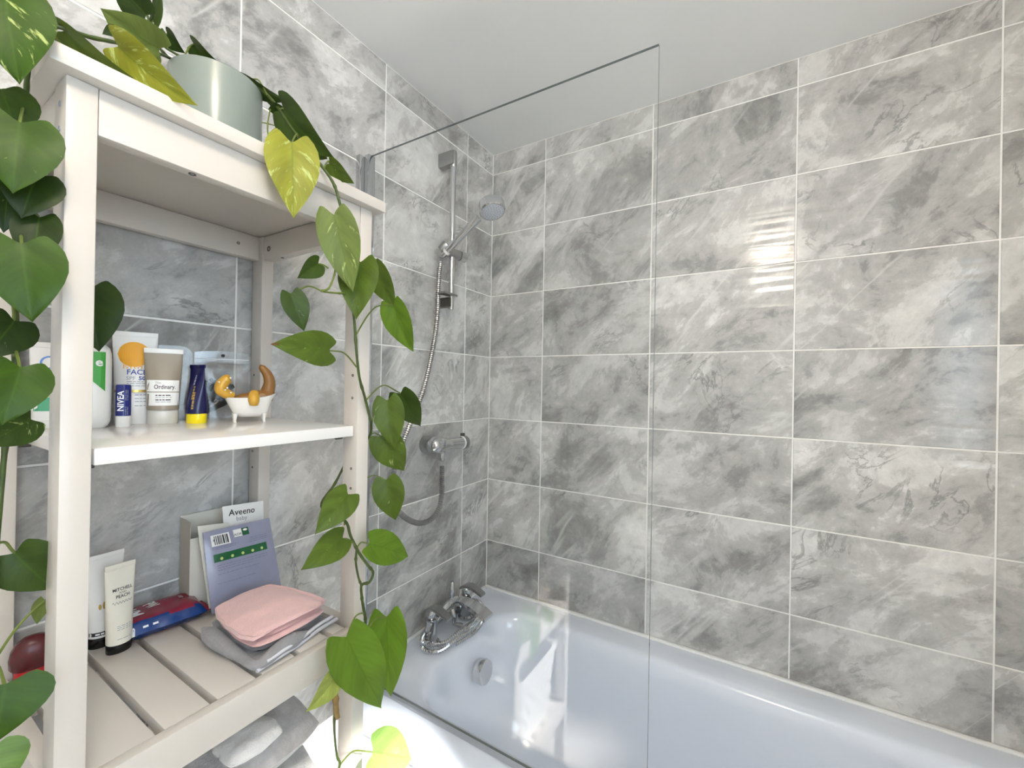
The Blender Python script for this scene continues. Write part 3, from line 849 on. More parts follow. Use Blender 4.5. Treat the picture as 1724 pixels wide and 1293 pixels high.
# ================================================================== things on the solid shelf
def face_cam(p):
    return math.atan2(CAM.y - p[1], CAM.x - p[0])
def squeeze(thing_, H, hcap, a0, b0, a1, cap_mat, body_mat, crimp=0.010, crimp_mat=None, acap=None, shoulder=0.004):
    """plastic squeeze tube standing on its cap: an oval cap below, a body that flattens into a straight crimp above.
    Returns the surface function of its front (s across, h up)."""
    n = 28
    def sec(a, b, h):
        return [Vector((b * math.cos(2 * PI * k / n), a * math.sin(2 * PI * k / n), h)) for k in range(n)]
    ac = acap or a0 * 0.97
    loft('cap', [sec(ac * 0.96, b0 * 0.9, 0.0), sec(ac, b0 * 0.95, 0.0015), sec(ac, b0 * 0.95, hcap - 0.0015), sec(ac * 0.97, b0 * 0.92, hcap)], cap_mat, thing_)
    def ab(h):
        t = max(0, min(1, (h - hcap - shoulder) / (H - crimp - hcap - shoulder)))
        e = t * t * (3 - 2 * t) * 0.35 + t * 0.65
        return a0 + (a1 - a0) * e, max(0.0012, b0 * (1 - e ** 1.25) + 0.0012)
    lev = [hcap + 0.0002, hcap + shoulder] + [hcap + shoulder + (H - crimp - hcap - shoulder) * k / 12 for k in range(1, 13)]
    rings = [sec(ab(h)[0] * (0.985 if i == 0 else 1), ab(h)[1], h) for i, h in enumerate(lev)]
    body = loft('body', rings, body_mat, thing_, angle=50)
    box('crimp', (-0.0013, -a1 * 1.004, H - crimp), (0.0013, a1 * 1.004, H), crimp_mat or body_mat, thing_, 0.0005)
    def surf(s, h, lift=0.0004):
        a, b = ab(h)
        return Vector((b * math.sqrt(max(0.02, 1 - (s / a) ** 2)) + lift, s, h))
    return surf
def lines(rows, w, h=0.0011, n=3):
    """illegible small print: short thin bars"""
    out = []
    for t, s0, s1 in rows:
        k = s0
        rnd = random.Random(int(t * 1e5))
        while k < s1:
            e = min(s1, k + rnd.uniform(0.003, 0.008))
            out += rect(k * w, t, e * w if e * w > k * w else k * w + 0.001, t + h, 1)
            k = e + 0.0012
    return out
def bars(s0, s1, t, h=0.0011, seed=1):
    out = []
    rnd = random.Random(seed)
    k = s0
    while k < s1 - 0.001:
        e = min(s1, k + rnd.uniform(0.0025, 0.007))
        out += rect(k, t, e, t + h)
        k = e + 0.0011
    return out

MZ = MID
def spot(u, v, z=MZ):
    return at(u, v, 'z', z)

# white bottle with a green leaf-shaped label, behind the front leg
p = spot(151, 720)
bt = thing('lotion_bottle', 'white rounded bottle with a pointed green label behind the front leg', 'bottle', p, face_cam(p))
k = px_size(p) * 0.72
def oval(a, b, h, n=32, e=2.6):
    out = []
    for i in range(n):
        c, s = math.cos(2 * PI * i / n), math.sin(2 * PI * i / n)
        out.append(Vector((b * math.copysign(abs(c) ** (2 / e), c), a * math.copysign(abs(s) ** (2 / e), s), h)))
    return out
BW = 0.0235
loft('body', [oval(BW * f_, 0.017 * f_, h) for f_, h in ((0.72, 0.0), (0.86, 0.003), (0.97, 0.010), (1, 0.020), (1, 0.105), (0.98, 0.115), (0.88, 0.123), (0.70, 0.127))], 'white_plastic', bt)
loft('cap', [oval(BW * f_, 0.012 * f_, h, e=2.2) for f_, h in ((0.6, 0.1272), (0.62, 0.128), (0.62, 0.142), (0.55, 0.145))], 'white_plastic', bt)
def bsurf(s, h):
    return Vector((0.0174 * (max(0.02, 1 - (abs(s) / BW) ** 2.6)) ** (1 / 2.6) + 0.0003, s, h))
leafy = [[(-0.015 + 0.031 * i / 6, 0.116), (-0.015 + 0.031 * (i + 1) / 6, 0.116), (-0.015 + 0.031 * (i + 1) / 6, 0.090 - 0.034 * ((i + 1) / 6)), (-0.015 + 0.031 * i / 6, 0.090 - 0.034 * (i / 6))] for i in range(6)]
flat_mesh('label', leafy, bsurf, 'green_print', bt)
flat_mesh('lettering', xf(text_polys('e', 0.018, 0.0004), 0.009, 0.100), lambda s, t: bsurf(s, t) + Vector((0.0003, 0, 0)), 'white_ink', bt)

# white tube shading from yellow to green at the far left
p = spot(92, 720)
wt = thing('wash_tube', 'white tube printed yellow to green seen left of the front leg', 'tube', p + Vector((0.0, -0.004, 0)), face_cam(p) - 0.1)
ws = squeeze(wt, 0.128, 0.012, 0.020, 0.014, 0.023, 'white_plastic', 'white_plastic', 0.008)
flat_mesh('label_green', rect(-0.017, 0.026, 0.012, 0.046, 5), ws, 'aqua', wt)
flat_mesh('label_yellow', rect(-0.017, 0.0465, 0.012, 0.076, 5), ws, 'lime', wt)
ring = []
for i in range(12):
    a0, a1 = math.radians(60 + 22 * i), math.radians(60 + 22 * (i + 1))
    ring.append([(-0.002 + 0.010 * math.cos(a0), 0.098 + 0.010 * math.sin(a0)), (-0.002 + 0.010 * math.cos(a1), 0.098 + 0.010 * math.sin(a1)),
                 (-0.002 + 0.0075 * math.cos(a1), 0.098 + 0.0075 * math.sin(a1)), (-0.002 + 0.0075 * math.cos(a0), 0.098 + 0.0075 * math.sin(a0))])
flat_mesh('emblem', ring, ws, 'sky_ink', wt)

# sunscreen
p = spot(226, 713)
sun = thing('sunscreen_tube', 'white sunscreen tube with an amber disc and blue FACE lettering', 'tube', p, face_cam(p))
K = px_size(p); W = K * 0.735
ss = squeeze(sun, 154 * K, 52 * K, 35 * W, 0.016, 39 * W, 'white_plastic', 'white_plastic', 8 * K, None, 35 * W)
flat_mesh('sun_disc', disc(-2 * W, 116 * K, 28 * W, 21 * K, 14), ss, 'orange', sun)
flat_mesh('sun_rays', sum([rect(-20 * W + 3 * W * q, (99 - 2 * (q % 3)) * K, (-18.2 + 3 * q) * W, (92 + (q % 2) * 3) * K) for q in range(13)], []), ss, 'orange', sun)
flat_mesh('lettering', xf(text_polys('FACE', 12 * K, 0.0002), 3 * W, 86 * K, sx=0.92), ss, 'blue_ink', sun)
flat_mesh('lettering', xf(text_polys('SPF', 8.5 * K), -7 * W, 76 * K), ss, 'grey_ink', sun)
flat_mesh('lettering', xf(text_polys('50', 9 * K, 0.0003), 12 * W, 76 * K), ss, 'blue_ink', sun)
for t in (70, 67, 63):
    flat_mesh('small_print', bars(-14 * W, 20 * W, t * K, 1.1 * K, t), ss, 'grey_ink', sun)
flat_mesh('shoulder_band', rect(-34 * W, 53 * K, 34 * W, 57 * K, 12), ss, 'gold', sun)
def capf(s, h):
    return Vector((0.0153 * math.sqrt(max(0.02, 1 - (s / (35 * W)) ** 2)) + 0.0004, s, h))
for t in (48, 42, 37, 30):
    flat_mesh('small_print', bars(0, 26 * W, t * K, 1.1 * K, t), capf, 'blue_ink' if t == 48 else 'grey_ink', sun)

# lip balm
p = spot(207, 718)
lip = thing('lip_balm', 'short blue lip balm stick with a white foot', 'lip balm', p, face_cam(p))
K = px_size(p); R = 13.2 * K * 0.74
lathe('foot', [(0.0, 0.0), (R * 0.95, 0.0), (R, 0.001), (R, 18 * K), (0.0, 18 * K)], 'white_plastic', lip, 28)
lathe('cap', [(0.0, 18.2 * K), (R * 1.02, 18.2 * K), (R * 1.02, 68 * K), (R * 0.9, 70.5 * K), (0.0, 71 * K)], 'nivea_blue', lip, 28)
def lsurf(s, h):
    a = s / (R * 1.02)
    return Vector((R * 1.045 * math.cos(a), R * 1.045 * math.sin(a), h))
flat_mesh('lettering', xf(text_polys('NIVEA', 12 * K, 0.00025), -4.5 * W, 43 * K, PI / 2, 1.0), lsurf, 'white_ink', lip)
for s in (4.5, 7.5):
    flat_mesh('small_print', xf(bars(44 * K, 62 * K, 0, 1.0 * K, s), s * W, 0, PI / 2), lsurf, 'grey_ink', lip)
    flat_mesh('small_print', xf(bars(20 * K, 34 * K, 0, 1.0 * K, s + 3), s * W, 0, PI / 2), lsurf, 'grey_ink', lip)

# taupe cream tube with a white label
p = spot(274, 713)
orl = thing('cream_tube', 'taupe squeeze tube with white crimp and white two-part label', 'tube', p, face_cam(p))
K = px_size(p); W = K * 0.765
os_ = squeeze(orl, 126 * K, 23 * K, 28 * W, 0.0165, 33.5 * W, 'clear_cap', 'taupe', 8 * K, 'white_plastic', 27 * W)
flat_mesh('label', rect(-27.5 * W, 54 * K, 27 * W, 73 * K, 12), os_, 'label_white', orl)
flat_mesh('label', rect(-27.5 * W, 31 * K, 27 * W, 52.5 * K, 12), os_, 'label_white', orl)
os2 = lambda s, h: os_(s, h, 0.0007)
flat_mesh('lettering', xf(text_polys('The', 5 * K), -9 * W, 68.5 * K), os2, 'grey_ink', orl)
flat_mesh('lettering', xf(text_polys('Ordinary.', 10 * K, 0.0001), 2.5 * W, 61.5 * K, sx=0.72), os2, 'black_ink', orl)
for t, hh in ((47, 1.6), (44, 0.9), (39.5, 1.6), (36.5, 0.9)):
    flat_mesh('small_print', bars(-13 * W, 14 * W, t * K, hh * K, int(t * 10)), os2, 'black_ink' if hh > 1 else 'grey_ink', orl)

# clear arched case behind
p = Vector((0.040, -1.098, MZ))
cc = thing('clear_case', 'clear plastic case with a rounded top behind the taupe tube', 'case', p, face_cam(p))
arc = [(-0.031, 0.0), (0.031, 0.0), (0.031, 0.120)] + [(0.031 * math.cos(a) if False else 0.013 + 0.018 * math.cos(a), 0.120 + 0.018 * math.sin(a)) for a in (0.3, 0.7, 1.1, 1.57)] + [(-0.013 + 0.018 * math.cos(a), 0.120 + 0.018 * math.sin(a)) for a in (1.57, 2.0, 2.4, 2.8)] + [(-0.031, 0.120)]
loft('shell', [[Vector((x, s, t)) for s, t in arc] for x in (-0.008, 0.008)], 'clear_plastic', cc)

# navy tube with a yellow cap
p = spot(331, 712)
nv = thing('navy_tube', 'navy blue squeeze tube standing on a yellow cap', 'tube', p, face_cam(p) - 1.0)
K = px_size(p); W = K * 0.79
ns = squeeze(nv, 98 * K, 16 * K, 20 * W, 0.0150, 23 * W, 'yellow', 'navy', 6 * K, None, 19.5 * W)
for s, m_, a, b in ((9.5, 'gold', 40, 62), (12.5, 'gold', 24, 52), (6.5, 'grey_ink', 64, 80)):
    flat_mesh('small_print', xf(bars(a * K, b * K, 0, 2.6 * K, int(s * 7)), s * W, 0, PI / 2), ns, m_, nv)
flat_mesh('label', rect(-19 * W, 20 * K, -16 * W, 46 * K, 2), ns, 'white_ink', nv)

# zip bag
p = Vector((0.032, -1.010, MZ))
zb = thing('zip_bag', 'clear zip bag holding black straps standing at the back', 'bag', p, face_cam(p) + 0.12)
K = px_size(p)
bw, bh = 0.047, 0.130
def bag(side):
    def fn(u, v):
        s = (u * 2 - 1) * bw * (1 - 0.04 * v)
        bulge = 0.013 * (1 - (2 * u - 1) ** 4) * max(0, 1 - v * 1.15) ** 0.7 + 0.0008
        w_ = 0.0025 * noise.noise(Vector((u * 5, v * 6, side)))
        t = v * bh + (0.004 * math.sin(u * PI) if v > 0.99 else 0) + 0.0004
        return Vector((side * bulge + w_ * (1 - v), s, t))
    return fn
grid_slab('film', 14, 16, bag(1), bag(-1), 'film', zb)
box('zip_strip', (0.0012, -bw * 0.97, bh * 0.90), (0.0026, bw * 0.97, bh * 0.915), 'white_ink', zb, 0.0004)
box('zip_strip', (0.0012, -bw * 0.97, bh * 0.83), (0.0024, bw * 0.97, bh * 0.84), 'clear_plastic', zb, 0.0004)
lathe('hang_hole', [(0.0032, 0.0), (0.0032, 0.0008), (0.0, 0.0008)], 'dark_grey', zb, 16, (Vector((0.0010, 0.001, bh * 0.965)), (1, 0, 0)))
for i in range(12):
    rnd = random.Random(i + 3)
    s0, s1 = rnd.uniform(-0.034, 0.0), rnd.uniform(-0.028, 0.022)
    pts = smooth_path([(rnd.uniform(-0.004, 0.004), s0, 0.010 + 0.004 * i % 0.02), (rnd.uniform(-0.004, 0.005), rnd.uniform(-0.03, 0.02), 0.035), (rnd.uniform(-0.002, 0.002), s1, 0.058 + 0.005 * (i % 4)), (0.0, (s0 + s1) / 2 - 0.006, 0.078 - 0.003 * i)], 5)
    tube('strap', pts, 0.0034, 'black_plastic', zb, 6)

# ceramic tub with a lounging figure
p = spot(420, 710)
tb = thing('trinket_tub', 'small white claw-foot ceramic bath with a brown duck lounging in it', 'figurine', p + Vector((0.0, 0.0, 0)), face_cam(p) + 0.10)
K = px_size(p); W = K * 0.84
def tl(s, b, h, n=24):
    out = []
    for i in range(n):
        a = 2 * PI * i / n
        y = s[0] + (s[1] - s[0]) * (0.5 + 0.5 * math.sin(a))
        out.append(Vector((b * math.cos(a), y, h[0] + (h[1] - h[0]) * max(0, math.sin(a)) ** 2.2)))
    return out
loft('tub', [tl((-20 * W, 24 * W), 0.010, (9 * K, 9 * K)), tl((-29 * W, 33 * W), 0.016, (16 * K, 17 * K)), tl((-36 * W, 38 * W), 0.0205, (28 * K, 32 * K)), tl((-41 * W, 46 * W), 0.023, (38 * K, 46 * K)), tl((-42 * W, 47.5 * W), 0.0238, (41 * K, 50 * K)),
             tl((-39 * W, 45 * W), 0.0215, (41 * K, 49 * K)), tl((-33 * W, 37 * W), 0.0185, (30 * K, 34 * K)), tl((-20 * W, 24 * W), 0.010, (22 * K, 22 * K))], 'ceramic', tb, angle=60)
for s in (-25, 24):
    for x in (-0.010, 0.010):
        lathe('foot', [(0.0, 0.0), (0.0022, 0.0), (0.0026, 0.001), (0.002, 0.004), (0.0035, 11 * K), (0.005, 15 * K)], 'ceramic', tb, 10, (Vector((x, s * W, 0)), (0, 0, 1)))
def blob(name, pts, rad, mat, parent):
    bm = bmesh.new()
    ps = smooth_path(pts, 5)
    n = len(pts) - 1
    rr = []
    for i in range(len(ps)):
        t = i / (len(ps) - 1) * n
        a = min(int(t), n - 1)
        rr.append(max(0.0004, rad[a] + (rad[a + 1] - rad[a]) * (t - a)))
    bm_tube(bm, ps, rr, 14)
    return finish(name, bm, mat, parent, angle=80)
blob('body', [(0, -30 * W, 36 * K), (0, -12 * W, 38 * K), (0, 10 * W, 38 * K), (0, 27 * W, 44 * K), (0, 34 * W, 58 * K)], [0.006, 0.011, 0.015, 0.016, 0.009], 'brown', tb)
blob('tail', [(0, 31 * W, 52 * K), (0, 34 * W, 66 * K), (0, 30 * W, 80 * K), (0, 20 * W, 92 * K), (0, 17 * W, 97 * K)], [0.012, 0.0100, 0.0085, 0.0060, 0.0008], 'brown', tb)
hd_ = blob('head', [(0.002, -27 * W, 43 * K), (0.003, -37 * W, 46 * K), (0.004, -48 * W, 53 * K), (0.004, -47 * W, 62 * K), (0.004, -38 * W, 72 * K), (0.004, -33 * W, 74 * K)], [0.006, 0.0085, 0.0095, 0.0100, 0.0085, 0.003], 'ochre', tb)
for s, t in ((-38.5, 57), (-42, 53.5), (-33, 49), (-34, 73), (-52, 66)):
    lathe('pearl', [(0.0, -0.0014), (0.001, -0.001), (0.0014, 0.0), (0.001, 0.001), (0.0, 0.0014)], 'white_ink', tb, 10, (Vector((0.0125, s * W, t * K)), (1, 0, 0)))
blob('arm', [(0.016, 6 * W, 50 * K), (0.021, 4 * W, 44 * K), (0.0255, 4 * W, 36 * K), (0.0245, 4 * W, 29 * K)], [0.007, 0.0095, 0.0090, 0.0065], 'ochre', tb)

# ================================================================== things on the upper slatted shelf
LZ = 0.955
p = spot(200, 1094, LZ)
cr = thing('hand_cream_tube', 'cream tube with black script lettering and a black cap', 'tube', p, face_cam(p) + 0.35)
K = px_size(p); W = K * 0.80
cs = squeeze(cr, 146 * K, 15 * K, 21 * W, 0.0135, 25 * W, 'black_plastic', 'cream_plastic', 8 * K, None, 21 * W, 0.002)
flat_mesh('lettering', xf(text_polys('MITCHELL', 7.4 * K, 0.0001), 2 * W, 104 * K, sx=0.78), cs, 'black_ink', cr)
flat_mesh('lettering', xf(text_polys('AND', 4.5 * K), 2 * W, 98.5 * K), cs, 'black_ink', cr)
flat_mesh('lettering', xf(text_polys('PEACH', 7.4 * K, 0.0001), 2 * W, 92.5 * K, sx=0.8), cs, 'black_ink', cr)
scr_ = []
for i in range(26):
    a0, a1 = i / 26, (i + 1) / 26
    f0 = lambda a: (-15 * W + 32 * W * a, (82.5 + 2.2 * math.sin(a * 40) * (1 - 0.4 * a)) * K)
    (x0, y0), (x1, y1) = f0(a0), f0(a1)
    scr_.append([(x0, y0), (x1, y1), (x1, y1 + 0.9 * K), (x0, y0 + 0.9 * K)])
flat_mesh('script', scr_, cs, 'black_ink', cr)
for t in (45, 42, 39, 24):
    flat_mesh('small_print', bars(-9 * W, 13 * W, t * K, 0.9 * K, t), cs, 'grey_ink', cr)

p = spot(172, 1084, LZ)
gt = thing('gold_emblem_tube', 'white tube with a gold emblem and a black cap, behind the cream tube', 'tube', p, face_cam(p) + 0.30)
K = px_size(p); W = K * 0.80
gs = squeeze(gt, 152 * K, 18 * K, 24 * W, 0.0150, 33 * W, 'black_plastic', 'white_plastic', 8 * K, None, 23 * W, 0.002)
flat_mesh('band', rect(-23 * W, 22 * K, 23 * W, 28 * K, 10), gs, 'black_ink', gt)
flat_mesh('lettering', bars(-16 * W, 16 * W, 23.6 * K, 2.6 * K, 9), lambda s, h: gs(s, h, 0.0008), 'white_ink', gt)
flat_mesh('emblem', disc(-2 * W, 69 * K, 3 * W, 6 * K) + disc(-9 * W, 68 * K, 2.4 * W, 4.5 * K) + disc(5 * W, 71 * K, 2.6 * W, 5 * K) + disc(11 * W, 70 * K, 2.2 * W, 4.5 * K), gs, 'gold', gt)
flat_mesh('emblem', disc(10 * W, 112 * K, 1.6 * W, 3 * K), gs, 'gold', gt)

# soft pack of wipes
p = Vector((0.062, -1.117, LZ))
wp = thing('wipes_pack', 'crimson and blue plastic pack of wipes lying on the slats', 'wipes pack', p, math.radians(-6))
def wtop(u, v):
    s, d = (v * 2 - 1), (u * 2 - 1)
    e = (1 - abs(s) ** 5) ** 0.5 if abs(s) < 1 else 0
    e2 = (1 - abs(d) ** 6) ** 0.5 if abs(d) < 1 else 0
    nz_ = 0.004 * noise.noise(Vector((u * 3.1, v * 4.3, 2.0)))
    return Vector((d * 0.042 + nz_ * 0.5, s * 0.060, 0.013 + 0.020 * e * e2 + nz_ * e * e2))
def wbot(u, v):
    s, d = (v * 2 - 1), (u * 2 - 1)
    e = (1 - abs(s) ** 5) ** 0.5 if abs(s) < 1 else 0
    e2 = (1 - abs(d) ** 4) ** 0.5 if abs(d) < 1 else 0
    q = wtop(u, v)
    return Vector((q.x, q.y, 0.013 - 0.0125 * e * e2))
wo = grid_slab('pack', 16, 20, wtop, wbot, ['wipes_red', 'wipes_blue'], wp)
for pl in wo.data.polygons:
    c = pl.center
    if c.x > 0.033 + 0.003 * math.sin(c.y * 60) and c.z > 0.004:
        pl.material_index = 1
for s in (-1, 1):
    grid_slab('seam', 8, 3, lambda u, v, s=s: Vector(((u * 2 - 1) * 0.038, s * (0.0585 + 0.008 * v), 0.0136 + 0.001 * math.sin(u * 12))), lambda u, v, s=s: Vector(((u * 2 - 1) * 0.038, s * (0.0585 + 0.008 * v), 0.0124 + 0.001 * math.sin(u * 12))), 'wipes_red', wp)
def wsurf(s, t):
    v = (s / 0.060 + 1) / 2; u = (1 - t / 0.042) / 2
    q = wtop(max(0.02, min(0.98, u)), max(0.02, min(0.98, v)))
    return q + Vector((0, 0, 0.0009))
flat_mesh('lettering', xf(text_polys('WM', 0.026, 0.0006), -0.036, 0.006, -PI / 2 + 0.15, 0.9), wsurf, 'white_ink', wp)
flat_mesh('lettering', xf(text_polys('PW', 0.022, 0.0005), -0.009, 0.013, -PI / 2 + 0.15, 0.7), wsurf, 'white_ink', wp)
flat_mesh('lettering', xf(text_polys('UTI', 0.009, 0.0001), 0.034, 0.014, -PI / 2, 0.8), wsurf, 'white_ink', wp)
def wside(s, t):
    v = (s / 0.060 + 1) / 2
    best = min((abs(wtop(1 - k / 60, v).z - t), k) for k in range(0, 14))[1]
    q = wtop(1 - best / 60, v)
    return q + Vector((0.0010, 0, 0.0004))
flat_mesh('lettering', xf(text_polys('S', 0.012, 0.0008), -0.043, 0.020), wside, 'white_ink', wp)
for s in (-0.030, -0.017):
    flat_mesh('mark', rect(s, 0.018, s + 0.007, 0.024), wside, 'white_ink', wp)

# open white carton
cb = thing('carton', 'open white cardboard carton standing against the back rail', 'carton', (0.035, -1.012, LZ), math.radians(-4))
cx, cy, ch = 0.026, 0.056, 0.168
box('panel', (-cx, -cy, 0), (cx, cy, 0.001), 'card_in', cb, 0)
box('panel', (-cx, -cy, 0.001), (-cx + 0.001, cy, ch), 'card', cb, 0)
box('panel', (cx - 0.001, -cy, 0.001), (cx, cy, ch * 0.80), 'card', cb, 0)
box('panel', (-cx + 0.001, -cy, 0.001), (cx - 0.001, -cy + 0.001, ch * 0.98), 'card_in', cb, 0)
box('panel', (-cx + 0.001, cy - 0.001, 0.001), (cx - 0.001, cy, ch * 0.92), 'card', cb, 0)
# card with the baby brand
kx = 0.0615
def quad_thing(name, label, cat, c4, th, mat, n=8, wob=0.0, r=0.0):
    """thin sheet-like packet between four world corners (tl, tr, br, bl) with thickness"""
    c4 = [Vector((c[0], c[1], max(c[2], LZ + 0.0005))) for c in c4]
    org = (c4[2] + c4[3]) / 2
    o = thing(name, label, cat, org)
    nrm = (c4[1] - c4[0]).cross(c4[3] - c4[0]).normalized()
    if nrm.dot(CAM - org) < 0:
        nrm = -nrm
    def pos(u, v, off=0.0):
        return c4[0].lerp(c4[1], u).lerp(c4[3].lerp(c4[2], u), v) - org + nrm * off
    def fr(u, v):
        b = (1 - abs(2 * u - 1) ** 4) * (1 - abs(2 * v - 1) ** 4)
        return pos(u, v, th * (0.15 + 0.85 * b) + wob * noise.noise(Vector((u * 4, v * 4, 3.3))) * b)
    grid_slab('sheet', n, n, fr, lambda u, v: pos(u, v, 0.0), mat, o)
    def surf(s, t):
        return fr(s, 1 - t) + nrm * 0.0006
    return o, surf
a1, a2 = at(374, 853, 'x', 0.070), at(443, 843, 'x', 0.070)
b1, b2 = at(382, 960, 'x', 0.072), at(446, 950, 'x', 0.072)
av, asf = quad_thing('sachet_card', 'white card reading Aveeno baby behind the lavender pouch', 'card', (a1, a2, b2, b1), 0.003, 'label_white')
av.location.z = av.location.z
flat_mesh('lettering', [[(x / 0.066 + 0.44, y / 0.10 + 0.885) for x, y in q] for q in text_polys('Aveeno', 0.0135, 0.0001, 0.1)], asf, 'black_ink', av)
flat_mesh('lettering', [[(x / 0.066 + 0.42, y / 0.10 + 0.785) for x, y in q] for q in text_polys('baby', 0.0095)], asf, 'grey_ink', av)
pk, _ = quad_thing('white_packet', 'white paper packet leaning behind the lavender pouch', 'packet', (at(332, 886, 'x', 0.078), at(384, 880, 'x', 0.078), at(420, 1004, 'x', 0.105), at(352, 1026, 'x', 0.105)), 0.004, 'card', wob=0.002)
lv, lsf = quad_thing('lavender_pouch', 'lavender foil pouch with barcode and green band leaning upright', 'pouch', (at(341, 897, 'x', 0.090), at(453, 872, 'x', 0.090), at(474, 1000, 'x', 0.122), at(356, 1034, 'x', 0.122)), 0.007, 'lavender', 16, 0.004)
flat_mesh('barcode_label', rect(0.085, 0.80, 0.34, 0.94, 4), lsf, 'label_white', lv)
lsf2 = lambda s, t: lsf(s, t) + Vector((0.0006, -0.0002, 0.0001))
bcs = []
rnd = random.Random(4)
x = 0.125
while x < 0.30:
    w_ = rnd.choice((0.010, 0.014, 0.020))
    bcs += rect(x, 0.815, x + w_, 0.925)
    x += w_ + rnd.choice((0.010, 0.014))
flat_mesh('barcode', bcs, lsf2, 'black_ink', lv)
flat_mesh('badge', rect(0.40, 0.855, 0.52, 0.95, 2), lsf, 'label_white', lv)
flat_mesh('badge', rect(0.525, 0.855, 0.63, 0.95, 2), lsf, 'dark_green', lv)
flat_mesh('lettering', [[(x_ / 0.11 + 0.46, y_ / 0.14 + 0.885) for x_, y_ in q] for q in text_polys('AOK', 0.0062)], lsf2, 'black_ink', lv)
flat_mesh('badge', disc(0.578, 0.925, 0.035, 0.014), lsf2, 'label_white', lv)
flat_mesh('green_band', rect(0.09, 0.60, 0.87, 0.70, 12), lsf, 'dark_green', lv)
for q in range(5):
    flat_mesh('band_dot', disc(0.19 + 0.148 * q, 0.635, 0.022, 0.018), lsf2, 'lime', lv)
for t, a, b in ((0.775, 0.08, 0.45), (0.755, 0.08, 0.40), (0.80, 0.62, 0.9), (0.775, 0.62, 0.9), (0.75, 0.60, 0.9), (0.55, 0.12, 0.85), (0.52, 0.12, 0.85), (0.49, 0.12, 0.6), (0.44, 0.12, 0.7), (0.33, 0.1, 0.62)):
    flat_mesh('small_print', [[(s_ / 0.1, t_) for s_, t_ in q] for q in bars(a * 0.1, b * 0.1, t, 0.010, int(t * 999))], lsf, 'lavender_text', lv)

# folded cloths
def fold(name, corners, z0, th, mat, parent, n=22, amp=0.006, seed=1.0, rnd_=5, droop=0.0):
    """one folded layer of cloth: rounded slab over four ground corners (a,b,c,d)"""
    a, b, c, d = [Vector((*q[:2], 0)) for q in corners]
    org = Vector(parent.location)
    def shape(u, v, side):
        U, V = 2 * u - 1, 2 * v - 1
        e = max(0.0, (1 - abs(U) ** rnd_)) ** 0.5 * max(0.0, (1 - abs(V) ** rnd_)) ** 0.5
        u2, v2 = 0.5 + 0.5 * U * math.sqrt(1 - 0.22 * V * V * abs(V)), 0.5 + 0.5 * V * math.sqrt(1 - 0.22 * U * U * abs(U))
        q = a.lerp(b, u2).lerp(d.lerp(c, u2), v2)
        w1 = noise.noise(Vector((u * 2.3 + seed, v * 2.3, seed * 3)))
        w2 = noise.noise(Vector((u * 6 + seed, v * 6, seed * 5)))
        edge = 1 - e
        q = q + Vector((noise.noise(Vector((u * 4, v * 4, seed + 9))), noise.noise(Vector((u * 4, v * 4, seed + 19))), 0)) * amp * 0.6
        if side > 0:
            z = z0 + th * 0.5 + th * 0.5 * e + (amp * 0.9 * w1 + amp * 0.35 * w2) * e - droop * abs(U) ** 3
        else:
            z = z0 + th * 0.5 - th * 0.5 * e
        return Vector((q.x, q.y, z)) - org
    return grid_slab(name, n, n, lambda u, v: shape(u, v, 1), lambda u, v: shape(u, v, -1), mat, parent)
gcor = [at(336, 1062, 'z', 0.965), at(455, 1004, 'z', 0.965), at(566, 1040, 'z', 0.965), at(432, 1126, 'z', 0.965)]
gc = thing('grey_cloth', 'folded grey jersey cloth with pale piped hem under the pink one', 'cloth', (*gcor[3][:2], LZ))
gc.location = ((gcor[0] + gcor[2]) / 2).to_tuple()[:2] + (LZ,)
fold('lower_fold', gcor, LZ + 0.0004, 0.016, 'grey_cloth', gc, amp=0.004, seed=2.2, rnd_=3.2)
def shrink(cs_, f_, dx=0, dy=0):
    m_ = sum((Vector(c) for c in cs_), Vector()) / 4
    return [m_ + (Vector(c) - m_) * f_ + Vector((dx, dy, 0)) for c in cs_]
fold('upper_fold', shrink(gcor, 0.93, -0.006, 0.003), LZ + 0.0125, 0.015, 'grey_cloth', gc, amp=0.004, seed=7.7, rnd_=3.2)
def rolled(cs_, z, r):
    ps = [cs_[0], cs_[0].lerp(cs_[3], 0.35) + Vector((-0.004, -0.006, 0)), cs_[0].lerp(cs_[3], 0.7) + Vector((0.002, -0.003, 0)), cs_[3], cs_[3].lerp(cs_[2], 0.3), cs_[3].lerp(cs_[2], 0.62)]
    return [Vector((q.x, q.y, z + 0.003 * math.sin(i * 1.9))) - Vector(gc.location) for i, q in enumerate(ps)]
tube('rolled_edge', smooth_path(rolled(shrink(gcor, 0.95), LZ + 0.0135, 0), 8), lambda t: 0.0125 * (0.75 + 0.25 * math.sin(t * 9)) * min(1, 6 * t + 0.3, 6 * (1 - t) + 0.3), 'grey_cloth', gc, 12)
def hem(c0, c1, z, sag=0.0):
    ps = [Vector(c0).lerp(Vector(c1), t) for t in (0, 0.25, 0.5, 0.75, 1)]
    return [Vector((q.x + 0.003 * math.sin(i * 1.7), q.y, z + 0.002 * math.sin(i * 2.1))) - Vector(gc.location) for i, q in enumerate(ps)]
tube('piping', smooth_path(hem(shrink(gcor, 1.0)[3], shrink(gcor, 1.0)[2], LZ + 0.007), 6), 0.0034, 'lavender_trim', gc, 8)
tube('piping', smooth_path(hem(shrink(gcor, 0.99)[3] + Vector((0.004, 0.012, 0)), shrink(gcor, 0.99)[2] + Vector((0.0, -0.008, 0)), LZ + 0.015), 6), 0.0030, 'lavender_trim', gc, 8)
pcor = [at(348, 1036, 'z', 0.992), at(455, 990, 'z', 0.992), at(560, 1020, 'z', 0.992), at(420, 1096, 'z', 0.992)]
